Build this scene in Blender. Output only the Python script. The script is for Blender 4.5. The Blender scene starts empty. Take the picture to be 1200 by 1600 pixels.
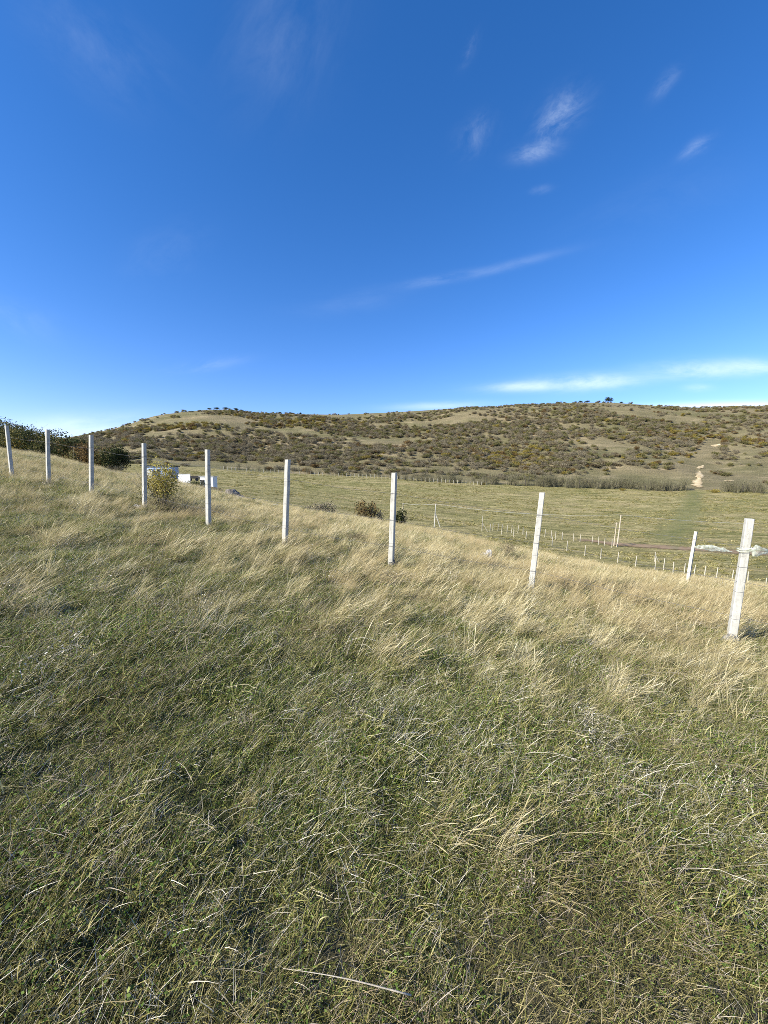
import bpy, math, random
import numpy as np
from mathutils import Vector, Matrix, Euler

random.seed(7)
rng = np.random.default_rng(7)
sc = bpy.context.scene
COL = sc.collection

# ------------------------------------------------------------------ camera
F = 600.0                       # focal length in photo pixels (1200 x 1600)
PITCH = math.radians(4.95)
cam_d = bpy.data.cameras.new('camera')
cam_d.sensor_fit = 'VERTICAL'
cam_d.sensor_height = 32.0
cam_d.lens = 32.0 * F / 1600.0
cam_d.clip_start = 0.05
cam_d.clip_end = 20000
cam = bpy.data.objects.new('camera', cam_d)
COL.objects.link(cam)
cam.location = (0, 0, 0)
cam.rotation_euler = (math.radians(90) - PITCH, 0, 0)
sc.camera = cam
CP, SP = math.cos(PITCH), math.sin(PITCH)


def ray(X, Y):
    """direction of a photo pixel, scaled to y = 1"""
    a = (X - 600) / F
    b = -(Y - 800) / F
    y = CP + b * SP
    return a / y, (-SP + b * CP) / y


def evY(Y):
    """z/y of a photo row"""
    b = -(np.asarray(Y, float) - 800) / F
    return (-SP + b * CP) / (CP + b * SP)


# ------------------------------------------------------------------ light
SUN_EL = math.radians(33)
SUN_DIR = Vector((-0.88, -0.48, 0)).normalized() * math.cos(SUN_EL) + Vector((0, 0, math.sin(SUN_EL)))
sun_d = bpy.data.lights.new('sun', 'SUN')
sun_d.energy = 5.0
sun_d.angle = math.radians(0.53)
sun_d.color = (1.0, 0.95, 0.84)
sun = bpy.data.objects.new('sun', sun_d)
COL.objects.link(sun)
sun.rotation_euler = SUN_DIR.to_track_quat('Z', 'Y').to_euler()

sc.view_settings.view_transform = 'Standard'
sc.view_settings.look = 'None'
sc.view_settings.gamma = 1
sc.view_settings.exposure = 1.0
sc.cycles.use_denoising = False
sc.cycles.filter_width = 0.85
sc.cycles.max_bounces = 6
sc.cycles.diffuse_bounces = 3
sc.cycles.transmission_bounces = 3
sc.cycles.transparent_max_bounces = 6

# ------------------------------------------------------------------ sky (world) with thin cirrus
world = bpy.data.worlds.new('World')
sc.world = world
world.use_nodes = True
wn, wl = world.node_tree.nodes, world.node_tree.links
wn.clear()


def wnode(t, **kw):
    n = wn.new(t)
    for k, v in kw.items():
        setattr(n, k, v)
    return n


def wmath(op, a, b=None, c=None, clamp=False):
    n = wnode('ShaderNodeMath', operation=op, use_clamp=clamp)
    for i, v in enumerate((a, b, c)):
        if v is None:
            continue
        if isinstance(v, (int, float)):
            n.inputs[i].default_value = v
        else:
            wl.new(v, n.inputs[i])
    return n.outputs[0]


sky = wnode('ShaderNodeTexSky', sky_type='NISHITA')
sky.sun_disc = False
sky.sun_elevation = SUN_EL
sky.sun_rotation = math.atan2(SUN_DIR.x, SUN_DIR.y)
sky.altitude = 900
sky.air_density = 1.0
sky.dust_density = 0.25
sky.ozone_density = 3.2
tc = wnode('ShaderNodeTexCoord')
sep = wnode('ShaderNodeSeparateXYZ')
wl.new(tc.outputs['Generated'], sep.inputs[0])
ysafe = wmath('MAXIMUM', sep.outputs[1], 0.02)
gu = wmath('DIVIDE', sep.outputs[0], ysafe)       # bearing
gw = wmath('DIVIDE', sep.outputs[2], ysafe)       # height


def cloud(X, Y, lx, ly, rot, amp, nscale, stretch, seed, lo=0.42, hi=0.72):
    """one wisp: soft ellipse at a compass direction, filled with streaky noise"""
    u0, w0 = ray(X, Y)
    c, s = math.cos(math.radians(rot)), math.sin(math.radians(rot))
    du = wmath('SUBTRACT', gu, u0)
    dw = wmath('SUBTRACT', gw, w0)
    p = wmath('ADD', wmath('MULTIPLY', du, c), wmath('MULTIPLY', dw, s))
    q = wmath('SUBTRACT', wmath('MULTIPLY', dw, c), wmath('MULTIPLY', du, s))
    pp = wmath('DIVIDE', p, lx / F)
    qq = wmath('DIVIDE', q, ly / F)
    r2 = wmath('ADD', wmath('MULTIPLY', pp, pp), wmath('MULTIPLY', qq, qq))
    g = wmath('EXPONENT', wmath('MULTIPLY', r2, -1.0))
    cmb = wnode('ShaderNodeCombineXYZ')
    wl.new(wmath('MULTIPLY', p, nscale / stretch), cmb.inputs[0])
    wl.new(wmath('MULTIPLY', q, nscale), cmb.inputs[1])
    cmb.inputs[2].default_value = seed
    nz = wnode('ShaderNodeTexNoise')
    nz.inputs['Scale'].default_value = 1.0
    nz.inputs['Detail'].default_value = 9.0
    nz.inputs['Roughness'].default_value = 0.66
    nz.inputs['Distortion'].default_value = 0.5
    wl.new(cmb.outputs[0], nz.inputs['Vector'])
    mr = wnode('ShaderNodeMapRange')
    mr.interpolation_type = 'SMOOTHSTEP'
    mr.inputs['From Min'].default_value = lo
    mr.inputs['From Max'].default_value = hi
    wl.new(nz.outputs[0], mr.inputs['Value'])
    return wmath('MULTIPLY', wmath('MULTIPLY', g, mr.outputs[0]), amp)


CLOUDS = [
    # X, Y, half length, half width, rotation, strength, noise scale, stretch, seed, threshold
    (876, 176, 36, 20, 40, .22, 16, 1.8, 1.0, .34, .72),
    (862, 200, 26, 14, 60, .20, 18, 1.8, 1.5, .34, .72),
    (838, 237, 28, 11, 12, .26, 18, 2.4, 2.0, .32, .70),
    (846, 296, 14, 5, 10, .13, 20, 2.0, 3.0, .30, .75),
    (742, 212, 28, 18, 50, .12, 18, 1.8, 4.0, .34, .76),
    (733, 75, 22, 8, 70, .10, 18, 2.0, 5.0, .34, .76),
    (1041, 128, 24, 9, 50, .15, 18, 2.0, 6.0, .32, .76),
    (1088, 230, 22, 9, 30, .18, 18, 2.0, 7.0, .32, .76),
    (700, 434, 60, 6, 10, .16, 14, 5.0, 8.0, .30, .72),
    (795, 415, 75, 6, 14, .10, 14, 5.0, 8.6, .30, .72),
    (820, 604, 62, 7, 2, .50, 15, 6.0, 9.0, .25, .66),
    (915, 598, 84, 11, 3, .62, 15, 5.0, 9.5, .25, .66),
    (1090, 578, 70, 12, 1, .56, 13, 4.0, 10.0, .25, .68),
    (1180, 573, 60, 11, -2, .50, 13, 4.0, 10.5, .25, .68),
    (1092, 606, 20, 5, 0, .34, 16, 3.0, 11.0, .25, .70),
    (312, 571, 52, 8, 8, .20, 14, 4.0, 12.0, .32, .76),
    (262, 396, 54, 30, 20, .06, 9, 2.0, 13.0, .30, .80),
    (440, 60, 90, 70, 60, .075, 6, 2.5, 14.0, .34, .80),
    (150, 70, 100, 50, -35, .07, 7, 3.0, 15.0, .34, .80),
    (120, 668, 110, 18, 3, .50, 9, 4.0, 16.0, .10, .65),
    (1150, 634, 140, 6, 1, .85, 9, 4.0, 17.0, .05, .50),
    (690, 634, 70, 6, 2, .36, 12, 4.0, 18.0, .25, .65),
    (560, 470, 90, 16, 8, .05, 9, 4.0, 19.0, .32, .80),
    (20, 495, 60, 25, -20, .07, 8, 3.0, 20.0, .32, .80),
    (1010, 330, 120, 40, 20, .035, 6, 3.0, 21.0, .34, .80),
]
acc = None
for c_ in CLOUDS:
    o_ = cloud(*c_)
    acc = o_ if acc is None else wmath('ADD', acc, o_)
acc = wmath('MINIMUM', acc, 0.9)
front = wmath('GREATER_THAN', sep.outputs[1], 0.05)
acc = wmath('MULTIPLY', acc, front)
mixw = wnode('ShaderNodeMix', data_type='RGBA')
wl.new(acc, mixw.inputs['Factor'])
hsv = wnode('ShaderNodeHueSaturation')
hsv.inputs['Saturation'].default_value = 1.30
hsv.inputs['Value'].default_value = 1.12
hsv.inputs['Hue'].default_value = 0.500
wl.new(sky.outputs[0], hsv.inputs['Color'])
tint = wnode('ShaderNodeMix', data_type='RGBA', blend_type='MULTIPLY')
tint.inputs['Factor'].default_value = 1
tint.inputs['B'].default_value = (1.50, 1.18, 1.35, 1)      # camera's rendering of a deep blue sky
wl.new(hsv.outputs[0], tint.inputs['A'])
wl.new(tint.outputs['Result'], mixw.inputs['A'])
mixw.inputs['B'].default_value = (7.6, 8.6, 9.6, 1)
bg = wnode('ShaderNodeBackground')
bg.inputs['Strength'].default_value = 0.078
wl.new(mixw.outputs['Result'], bg.inputs['Color'])
wo = wnode('ShaderNodeOutputWorld')
wl.new(bg.outputs[0], wo.inputs[0])


# ------------------------------------------------------------------ numpy noise
_perm = np.random.default_rng(3).permutation(512)
_vals = np.random.default_rng(4).random(512) * 2 - 1


def vnoise(x, y, s=1.0, seed=0):
    x = np.asarray(x, float) / s + seed * 17.31
    y = np.asarray(y, float) / s + seed * 9.77
    xi, yi = np.floor(x).astype(int), np.floor(y).astype(int)
    fx, fy = x - xi, y - yi
    fx = fx * fx * fx * (fx * (fx * 6 - 15) + 10)
    fy = fy * fy * fy * (fy * (fy * 6 - 15) + 10)

    def h(i, j):
        return _vals[(_perm[(_perm[i & 511] + j) & 511])]
    a = h(xi, yi) * (1 - fx) + h(xi + 1, yi) * fx
    b = h(xi, yi + 1) * (1 - fx) + h(xi + 1, yi + 1) * fx
    return a * (1 - fy) + b * fy


def fbm(x, y, s, oct_=4, seed=0, rough=0.5):
    t, a, n = 0, 1.0, 0
    for k in range(oct_):
        t = t + a * vnoise(x, y, s / 2 ** k, seed + k * 3)
        n += a
        a *= rough
    return t / n


def sstep(a, b, v):
    t = np.clip((np.asarray(v, float) - a) / (b - a), 0, 1)
    return t * t * (3 - 2 * t)


# ------------------------------------------------------------------ terrain height
UMAX = 1.45
D0 = 10.0


def UX(X):
    return (np.asarray(X, float) - 600) / F


CR_X = UX([-270, 0, 60, 130, 200, 260, 340, 400, 470, 560, 620, 700, 760, 850, 930, 1000, 1100, 1200, 1470])
CR_Y = evY(np.array([672, 703, 711, 728, 745, 753, 773, 788, 801, 814, 825, 839, 853, 871, 886, 898, 908, 921, 966]))
CR_D = np.array([62, 56, 54, 50, 46, 43, 40, 38, 35, 33, 31, 29, 28, 27, 26, 25, 24, 23, 20.0])

VX = UX([-270, 0, 150, 250, 400, 600, 750, 900, 1080, 1200, 1470])
VD = [50, 70, 100, 140, 200]
VY = [  # photo rows of the valley floor at those distances
    [860, 840, 835, 833, 850, 885, 905, 918, 925, 930, 950],
    [820, 800, 795, 795, 818, 852, 870, 880, 886, 892, 910],
    [785, 772, 768, 764, 786, 815, 829, 839, 846, 850, 862],
    [752, 750, 749, 748, 764, 784, 795, 803, 807, 810, 818],
    [716, 722, 724, 727, 739, 748, 757, 763, 768, 769, 772],
]
RX = UX([-270, -100, 0, 60, 110, 180, 230, 285, 330, 365, 400, 470, 530, 600, 650, 700, 760, 800, 850, 900, 950, 990, 1050,
         1100, 1150, 1200, 1300, 1470])
RY = np.array([700, 697, 692, 689, 684, 671, 656, 645, 640, 640, 645, 647, 648, 645, 642, 639, 636, 634, 631, 629, 629, 632,
               637, 637, 635, 634, 634, 640])
RD = 480.0


def H(x, y):
    x = np.asarray(x, float)
    y = np.asarray(y, float)
    r = np.hypot(x, y)
    th = np.arctan2(x, y)
    tm = math.atan(UMAX)
    thc = np.clip(th, -tm, tm)
    u = np.tan(thc)
    D = r * np.cos(thc)
    # near slope, levelling out sideways and behind
    rs = np.where(D > 90, 90 / np.maximum(D, 1e-6), 1.0)
    plane = -1.6 - .143 * x * rs - .04 * y * rs
    su = -.143 * u - .04
    ec = np.interp(u, CR_X, CR_Y)
    Dc = np.interp(u, CR_X, CR_D)
    gap = su - ec
    t = Dc - D0
    kt2 = np.maximum(1.6 - gap * D0, .3)
    k = kt2 / t ** 2
    a = -gap + 2 * kt2 / t
    s = np.maximum(D - D0, 0)
    sa = np.minimum(s, t)
    z = plane + a * sa - k * sa ** 2
    sb = np.maximum(s - t, 0)
    # past the crest the slope steepens, then runs straight
    k2 = k * 4
    lim = 26.0
    sl = np.minimum(sb, lim)
    # slope at the crest relative to plane : a-2kt
    z = z + (a - 2 * k * t) * sb - k2 * sl ** 2 - 2 * k2 * lim * np.maximum(sb - lim, 0)
    back = sstep(math.radians(60), math.radians(110), np.abs(th))
    z = z * (1 - back) + plane * back
    # valley
    ev = [np.interp(u, VX, evY(np.array(row))) for row in VY]
    zv = [e * d for e, d in zip(ev, VD)]
    er = np.interp(u, RX, evY(RY))
    ef = ev[-1]
    zval = zv[0] + (zv[1] - zv[0]) / 20 * (D - 50) * .25
    for i in range(4):
        d0, d1 = VD[i], VD[i + 1]
        m = (D >= d0) & (D < d1)
        tt = (D - d0) / (d1 - d0)
        # cubic hermite with finite-difference slopes
        m0 = (zv[i + 1] - zv[max(i - 1, 0)]) / (VD[i + 1] - VD[max(i - 1, 0)])
        i2 = min(i + 2, 4)
        m1 = (zv[i2] - zv[i]) / (VD[i2] - VD[i])
        hh = (d1 - d0)
        zz = (2 * tt ** 3 - 3 * tt ** 2 + 1) * zv[i] + (tt ** 3 - 2 * tt ** 2 + tt) * hh * m0 \
            + (-2 * tt ** 3 + 3 * tt ** 2) * zv[i + 1] + (tt ** 3 - tt ** 2) * hh * m1
        zval = np.where(m, zz, zval)
    tt = np.clip((D - 200) / (RD - 200), 0, 1)
    eh = ef + (er - ef) * np.sin(tt * math.pi / 2) ** 1.15
    zh = eh * D
    amp = sstep(200, 260, D) * (1 - sstep(430, 480, D))
    zh = zh + amp * (fbm(x, y, 70, 4, 5) * 5.5 + fbm(x, y, 16, 3, 9) * 1.1)
    over = np.maximum(D - RD, 0)
    zh = np.where(D > RD, er * RD + (er * over * .4) - over ** 2 / 2600.0, zh)
    zh = np.where(D > 1100, er * RD + er * 620 * .4 - 620 ** 2 / 2600.0 + (D - 1100) * -.02, zh)
    zval = np.where(D >= 200, zh, zval)
    zval = zval + sstep(45, 60, D) * (1 - sstep(190, 210, D)) * (fbm(x, y, 22, 3, 2) * .35)
    # smooth maximum of the knoll's flank and the valley
    w = 1.5
    far = sstep(38, 50, D) * (1 - back)
    dlt = z - zval
    mx = np.where(np.abs(dlt) > w, np.maximum(z, zval), np.maximum(z, zval) + (w - np.abs(dlt)) ** 2 / (4 * w))
    mx = np.where(D > 190, zval, mx)
    zo = z * (1 - far) + mx * far
    # ground unevenness on the knoll
    zo = zo + (1 - sstep(30, 50, D)) * (fbm(x, y, 5.5, 4, 1) * .10 + fbm(x, y, .9, 3, 6) * .045)
    return zo


def Hf(x, y):
    return float(H(np.array([x]), np.array([y]))[0])


Z0 = Hf(0.0, 0.0) + 1.6
_H0 = H


def at(X, D):
    """ground point at depth D on the bearing of photo column X"""
    x = (X - 600) / F * D
    for _ in range(3):
        e = Hf(x, D) / D
        b = (e * CP + SP) / (CP - e * SP)
        x = (X - 600) / F / (CP + b * SP) * D
    return Vector((x, D, Hf(x, D)))


# ------------------------------------------------------------------ helpers
def mesh_np(name, V, Fq, mats=(), attrs=None, smooth=False, mat_idx=None):
    V = np.asarray(V, np.float32)
    Fq = np.asarray(Fq, np.int32)
    me = bpy.data.meshes.new(name)
    n = Fq.shape[1]
    me.vertices.add(len(V))
    me.vertices.foreach_set('co', V.ravel())
    me.loops.add(Fq.size)
    me.loops.foreach_set('vertex_index', Fq.ravel())
    me.polygons.add(len(Fq))
    me.polygons.foreach_set('loop_start', np.arange(0, Fq.size, n, dtype=np.int32))
    if smooth:
        me.polygons.foreach_set('use_smooth', np.ones(len(Fq), bool))
    if mat_idx is not None:
        me.polygons.foreach_set('material_index', np.asarray(mat_idx, np.int32))
    me.update(calc_edges=True)
    for k, v in (attrs or {}).items():
        a = me.attributes.new(k, 'FLOAT', 'POINT')
        a.data.foreach_set('value', np.asarray(v, np.float32))
    for m in mats:
        me.materials.append(m)
    me.validate()
    return me


def link(name, me, parent=None, loc=(0, 0, 0)):
    o = bpy.data.objects.new(name, me)
    COL.objects.link(o)
    o.location = loc
    if parent:
        o.parent = parent
    return o


def tag(o, label=None, cat=None, group=None, kind=None):
    if label:
        o['label'] = label
    if cat:
        o['category'] = cat
    if group:
        o['group'] = group
    if kind:
        o['kind'] = kind
    return o


def thing(name, label, cat, loc=(0, 0, 0), rz=0, group=None):
    o = bpy.data.objects.new(name, None)
    o.empty_display_size = .2
    COL.objects.link(o)
    o.location = loc
    o.rotation_euler = (0, 0, rz)
    return tag(o, label, cat, group)


class MB:
    """collects boxes, tubes and quads as plain geometry"""

    def __init__(self):
        self.v, self.f = [], []

    def box(self, c, s, rz=0, top=None, M=None):
        c = Vector(c)
        hx, hy, hz = s[0] / 2, s[1] / 2, s[2] / 2
        tx, ty = (hx, hy) if top is None else (top[0] / 2, top[1] / 2)
        pts = [(-hx, -hy, -hz), (hx, -hy, -hz), (hx, hy, -hz), (-hx, hy, -hz),
               (-tx, -ty, hz), (tx, -ty, hz), (tx, ty, hz), (-tx, ty, hz)]
        R = Matrix.Rotation(rz, 3, 'Z') if M is None else M
        b = len(self.v)
        self.v += [tuple(R @ Vector(p) + c) for p in pts]
        for q in ((0, 3, 2, 1), (4, 5, 6, 7), (0, 1, 5, 4), (1, 2, 6, 5), (2, 3, 7, 6), (3, 0, 4, 7)):
            self.f.append(tuple(b + i for i in q))
        return self

    def tube(self, pts, radii, n=6):
        pts = [Vector(p) for p in pts]
        if not hasattr(radii, '__len__'):
            radii = [radii] * len(pts)
        b = len(self.v)
        up = Vector((.13, .21, .97))
        for i, p in enumerate(pts):
            d = (pts[min(i + 1, len(pts) - 1)] - pts[max(i - 1, 0)]).normalized()
            s = d.cross(up)
            if s.length < .05:
                s = d.cross(Vector((1, 0, 0)))
            s.normalize()
            t = d.cross(s)
            for k in range(n):
                a = 2 * math.pi * k / n
                self.v.append(tuple(p + (s * math.cos(a) + t * math.sin(a)) * radii[i]))
        for i in range(len(pts) - 1):
            for k in range(n):
                k2 = (k + 1) % n
                self.f.append((b + i * n + k, b + i * n + k2, b + (i + 1) * n + k2, b + (i + 1) * n + k))
        self.f.append(tuple(b + k for k in range(n))[::-1])
        self.f.append(tuple(b + (len(pts) - 1) * n + k for k in range(n)))
        return self

    def quad(self, *p):
        b = len(self.v)
        self.v += [tuple(q) for q in p]
        self.f.append(tuple(range(b, b + len(p))))
        return self

    def build(self, name, mat, parent=None, loc=(0, 0, 0), smooth=False, bevel=0):
        me = bpy.data.meshes.new(name)
        me.from_pydata(self.v, [], self.f)
        me.materials.append(mat)
        if smooth:
            for p in me.polygons:
                p.use_smooth = True
        me.update()
        o = link(name, me, parent, loc)
        if bevel:
            m = o.modifiers.new('bevel', 'BEVEL')
            m.width = bevel
            m.segments = 2
            m.limit_method = 'ANGLE'
        return o


# ------------------------------------------------------------------ materials
def newmat(name):
    m = bpy.data.materials.new(name)
    m.use_nodes = True
    return m, m.node_tree.nodes, m.node_tree.links, m.node_tree.nodes['Principled BSDF']


def nadd(N, t, **kw):
    n = N.new(t)
    for k, v in kw.items():
        setattr(n, k, v)
    return n


def setramp(r, stops):
    e = r.color_ramp.elements
    while len(e) > 1:
        e.remove(e[-1])
    e[0].position, e[0].color = stops[0][0], (*stops[0][1], 1)
    for p, c in stops[1:]:
        n = e.new(p)
        n.color = (*c, 1)


def noise_fac(N, L, scale, detail=5, rough=.55, vec=None, lo=None, hi=None, stretch=None):
    n = nadd(N, 'ShaderNodeTexNoise')
    n.inputs['Scale'].default_value = scale
    n.inputs['Detail'].default_value = detail
    n.inputs['Roughness'].default_value = rough
    src = vec
    if src is None:
        g = nadd(N, 'ShaderNodeNewGeometry')
        src = g.outputs['Position']
    if stretch:
        mp = nadd(N, 'ShaderNodeMapping')
        mp.inputs['Scale'].default_value = stretch
        L.new(src, mp.inputs['Vector'])
        src = mp.outputs[0]
    L.new(src, n.inputs['Vector'])
    out = n.outputs[0]
    if lo is not None:
        mr = nadd(N, 'ShaderNodeMapRange')
        mr.interpolation_type = 'SMOOTHSTEP'
        mr.inputs['From Min'].default_value = lo
        mr.inputs['From Max'].default_value = hi
        L.new(out, mr.inputs['Value'])
        out = mr.outputs[0]
    return out


def mixc(N, L, fac, a, b):
    m = nadd(N, 'ShaderNodeMix', data_type='RGBA')
    for key, v in (('Factor', fac), ('A', a), ('B', b)):
        if isinstance(v, (int, float)):
            m.inputs[key].default_value = v
        elif isinstance(v, tuple):
            m.inputs[key].default_value = (*v, 1)
        else:
            L.new(v, m.inputs[key])
    return m.outputs['Result']


def fmath(N, L, op, a, b, clamp=False):
    n = nadd(N, 'ShaderNodeMath', operation=op, use_clamp=clamp)
    for i, v in enumerate((a, b)):
        if isinstance(v, (int, float)):
            n.inputs[i].default_value = v
        else:
            L.new(v, n.inputs[i])
    return n.outputs[0]


def blade_mat(name, stops, transl=.35, rough=.7, patch=None, patch_scale=.6):
    """plant blades: colour by blade, by instance and by patch of ground; thin and partly translucent"""
    m, N, L, P = newmat(name)
    at_ = nadd(N, 'ShaderNodeAttribute', attribute_name='var')
    oi = nadd(N, 'ShaderNodeObjectInfo')
    f = fmath(N, L, 'ADD', fmath(N, L, 'MULTIPLY', at_.outputs['Fac'], .72), fmath(N, L, 'MULTIPLY', oi.outputs['Random'], .28), True)
    r = nadd(N, 'ShaderNodeValToRGB')
    setramp(r, stops)
    L.new(f, r.inputs[0])
    col = r.outputs[0]
    if patch:
        nf = noise_fac(N, L, patch_scale, 4, .6, lo=.42, hi=.66)
        col = mixc(N, L, fmath(N, L, 'MULTIPLY', nf, .6), col, patch)
    L.new(col, P.inputs['Base Color'])
    P.inputs['Roughness'].default_value = rough
    P.inputs['Specular IOR Level'].default_value = .12
    tr = nadd(N, 'ShaderNodeBsdfTranslucent')
    L.new(col, tr.inputs['Color'])
    ms = nadd(N, 'ShaderNodeMixShader')
    ms.inputs[0].default_value = transl
    L.new(P.outputs[0], ms.inputs[1])
    L.new(tr.outputs[0], ms.inputs[2])
    L.new(ms.outputs[0], N['Material Output'].inputs['Surface'])
    return m


def rough_mat(name, stops, scale, rough=.9, bump=.3, bscale=None, detail=6):
    m, N, L, P = newmat(name)
    tcn = nadd(N, 'ShaderNodeTexCoord')
    f = noise_fac(N, L, scale, detail, .6, vec=tcn.outputs['Object'])
    r = nadd(N, 'ShaderNodeValToRGB')
    setramp(r, stops)
    L.new(f, r.inputs[0])
    L.new(r.outputs[0], P.inputs['Base Color'])
    P.inputs['Roughness'].default_value = rough
    P.inputs['Specular IOR Level'].default_value = .25
    f2 = noise_fac(N, L, bscale or scale * 4, 6, .65, vec=tcn.outputs['Object'])
    b = nadd(N, 'ShaderNodeBump')
    b.inputs['Strength'].default_value = bump
    b.inputs['Distance'].default_value = .02
    L.new(f2, b.inputs['Height'])
    L.new(b.outputs[0], P.inputs['Normal'])
    return m


# ground of the knoll under the grass
m_soil, N, L, P = newmat('meadow_soil')
f1 = noise_fac(N, L, 3.0, 8, .65)
f2 = noise_fac(N, L, 40.0, 6, .7)
f3 = noise_fac(N, L, .35, 4, .5, lo=.4, hi=.62)
r1 = nadd(N, 'ShaderNodeValToRGB')
setramp(r1, [(.3, (.014, .015, .008)), (.5, (.032, .036, .015)), (.68, (.085, .080, .038))])
L.new(f2, r1.inputs[0])
c = mixc(N, L, fmath(N, L, 'MULTIPLY', f1, .8), r1.outputs[0], (.030, .040, .014))
c = mixc(N, L, fmath(N, L, 'MULTIPLY', f3, .5), c, (.15, .125, .07))
L.new(c, P.inputs['Base Color'])
P.inputs['Roughness'].default_value = 1
P.inputs['Specular IOR Level'].default_value = .1
b = nadd(N, 'ShaderNodeBump')
b.inputs['Strength'].default_value = .8
b.inputs['Distance'].default_value = .04
L.new(f2, b.inputs['Height'])
L.new(b.outputs[0], P.inputs['Normal'])

# valley pasture
m_field, N, L, P = newmat('valley_pasture')
g1 = noise_fac(N, L, .05, 6, .6, stretch=(.45, 1.3, 1))
g2 = noise_fac(N, L, .38, 7, .7, stretch=(.35, 1.5, 1))
g3 = noise_fac(N, L, 1.6, 6, .7)
g4 = noise_fac(N, L, .13, 6, .65, lo=.47, hi=.64, stretch=(.35, 1.6, 1))
r1 = nadd(N, 'ShaderNodeValToRGB')
setramp(r1, [(.36, (.075, .078, .024)), (.46, (.165, .158, .058)), (.54, (.265, .235, .10)), (.64, (.43, .37, .19))])
L.new(g2, r1.inputs[0])
r2 = nadd(N, 'ShaderNodeValToRGB')
setramp(r2, [(.35, (.155, .150, .052)), (.65, (.30, .245, .125))])
L.new(g1, r2.inputs[0])
c = mixc(N, L, .35, r1.outputs[0], r2.outputs[0])
c = mixc(N, L, fmath(N, L, 'MULTIPLY', g4, .65), c, (.34, .275, .145))
r3 = nadd(N, 'ShaderNodeValToRGB')
setramp(r3, [(.36, (.10, .11, .06)), (.47, (.45, .45, .43)), (.56, (.52, .52, .5)), (.68, (.82, .79, .70))])
L.new(g3, r3.inputs[0])
ov = nadd(N, 'ShaderNodeMix', data_type='RGBA', blend_type='OVERLAY')
ov.inputs['Factor'].default_value = .7
L.new(c, ov.inputs['A'])
L.new(r3.outputs[0], ov.inputs['B'])
L.new(ov.outputs['Result'], P.inputs['Base Color'])
P.inputs['Roughness'].default_value = 1
P.inputs['Specular IOR Level'].default_value = .1
b = nadd(N, 'ShaderNodeBump')
b.inputs['Strength'].default_value = .9
b.inputs['Distance'].default_value = .45
L.new(g3, b.inputs['Height'])
L.new(b.outputs[0], P.inputs['Normal'])

# far hillside
m_hill, N, L, P = newmat('hillside_turf')
g1 = noise_fac(N, L, .018, 6, .6, stretch=(.6, 1.2, 1))
g2 = noise_fac(N, L, .14, 8, .72, stretch=(.35, 1.2, 1))
g3 = noise_fac(N, L, .8, 6, .7)
g4 = noise_fac(N, L, .055, 6, .62, lo=.55, hi=.68, stretch=(.45, 1.6, 1))
r1 = nadd(N, 'ShaderNodeValToRGB')
setramp(r1, [(.34, (.070, .066, .030)), (.45, (.125, .108, .055)), (.56, (.19, .160, .088)), (.68, (.32, .26, .155))])
L.new(g2, r1.inputs[0])
r2 = nadd(N, 'ShaderNodeValToRGB')
setramp(r2, [(.38, (.125, .125, .052)), (.62, (.24, .195, .112))])
L.new(g1, r2.inputs[0])
c = mixc(N, L, .5, r1.outputs[0], r2.outputs[0])
c = mixc(N, L, fmath(N, L, 'MULTIPLY', g4, .6), c, (.33, .26, .16))
L.new(c, P.inputs['Base Color'])
P.inputs['Roughness'].default_value = 1
P.inputs['Specular IOR Level'].default_value = .1
b = nadd(N, 'ShaderNodeBump')
b.inputs['Strength'].default_value = 1
b.inputs['Distance'].default_value = 1.0
L.new(g3, b.inputs['Height'])
L.new(b.outputs[0], P.inputs['Normal'])

m_track = rough_mat('worn_green_track', [(.3, (.135, .155, .050)), (.55, (.185, .205, .072)), (.75, (.25, .25, .10))], .5, bump=.6, bscale=2)
m_dirt = rough_mat('dirt_road', [(.3, (.17, .115, .065)), (.5, (.25, .175, .105)), (.7, (.16, .15, .075))], .35, bump=.5, bscale=2)
m_scar = rough_mat('bare_eroded_earth', [(.25, (.28, .20, .10)), (.5, (.47, .37, .21)), (.7, (.58, .50, .33))], .3, bump=.6, bscale=1.5)
m_conc = rough_mat('pale_concrete', [(.28, (.28, .27, .235)), (.40, (.40, .39, .34)), (.6, (.47, .455, .40)), (.75, (.51, .495, .435))], 9, bump=.06, bscale=60)
N, L = m_conc.node_tree.nodes, m_conc.node_tree.links
P = N['Principled BSDF']
old = P.inputs['Base Color'].links[0].from_socket
tcn = nadd(N, 'ShaderNodeTexCoord')
st1 = noise_fac(N, L, 1.0, 5, .65, vec=tcn.outputs['Object'], lo=.50, hi=.66, stretch=(28, 28, 2.2))
st2 = noise_fac(N, L, 1.0, 6, .7, vec=tcn.outputs['Object'], lo=.58, hi=.68, stretch=(34, 34, 26))
oi_ = nadd(N, 'ShaderNodeObjectInfo')
cc = mixc(N, L, fmath(N, L, 'MULTIPLY', st1, .40), old, (.25, .24, .20))
cc = mixc(N, L, fmath(N, L, 'MULTIPLY', st2, .5), cc, (.16, .155, .12))
L.new(cc, P.inputs['Base Color'])
m_palepost = rough_mat('weathered_cream_post', [(.3, (.26, .24, .18)), (.5, (.40, .37, .29)), (.7, (.50, .47, .38))], 3, bump=.1)
m_mortar = rough_mat('rough_grey_mortar', [(.35, (.05, .048, .04)), (.5, (.20, .19, .165)), (.66, (.42, .40, .35))], 14, bump=1, bscale=40)
m_wire = rough_mat('dull_steel_wire', [(.3, (.10, .095, .09)), (.7, (.19, .18, .17))], 20, rough=.5, bump=.1)
m_wood = rough_mat('bleached_wood', [(.3, (.34, .29, .21)), (.7, (.52, .46, .36))], 8, bump=.4)
m_alu = rough_mat('aluminium_cable', [(.3, (.5, .5, .48)), (.7, (.62, .62, .6))], 8, rough=.4, bump=.05)
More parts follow.
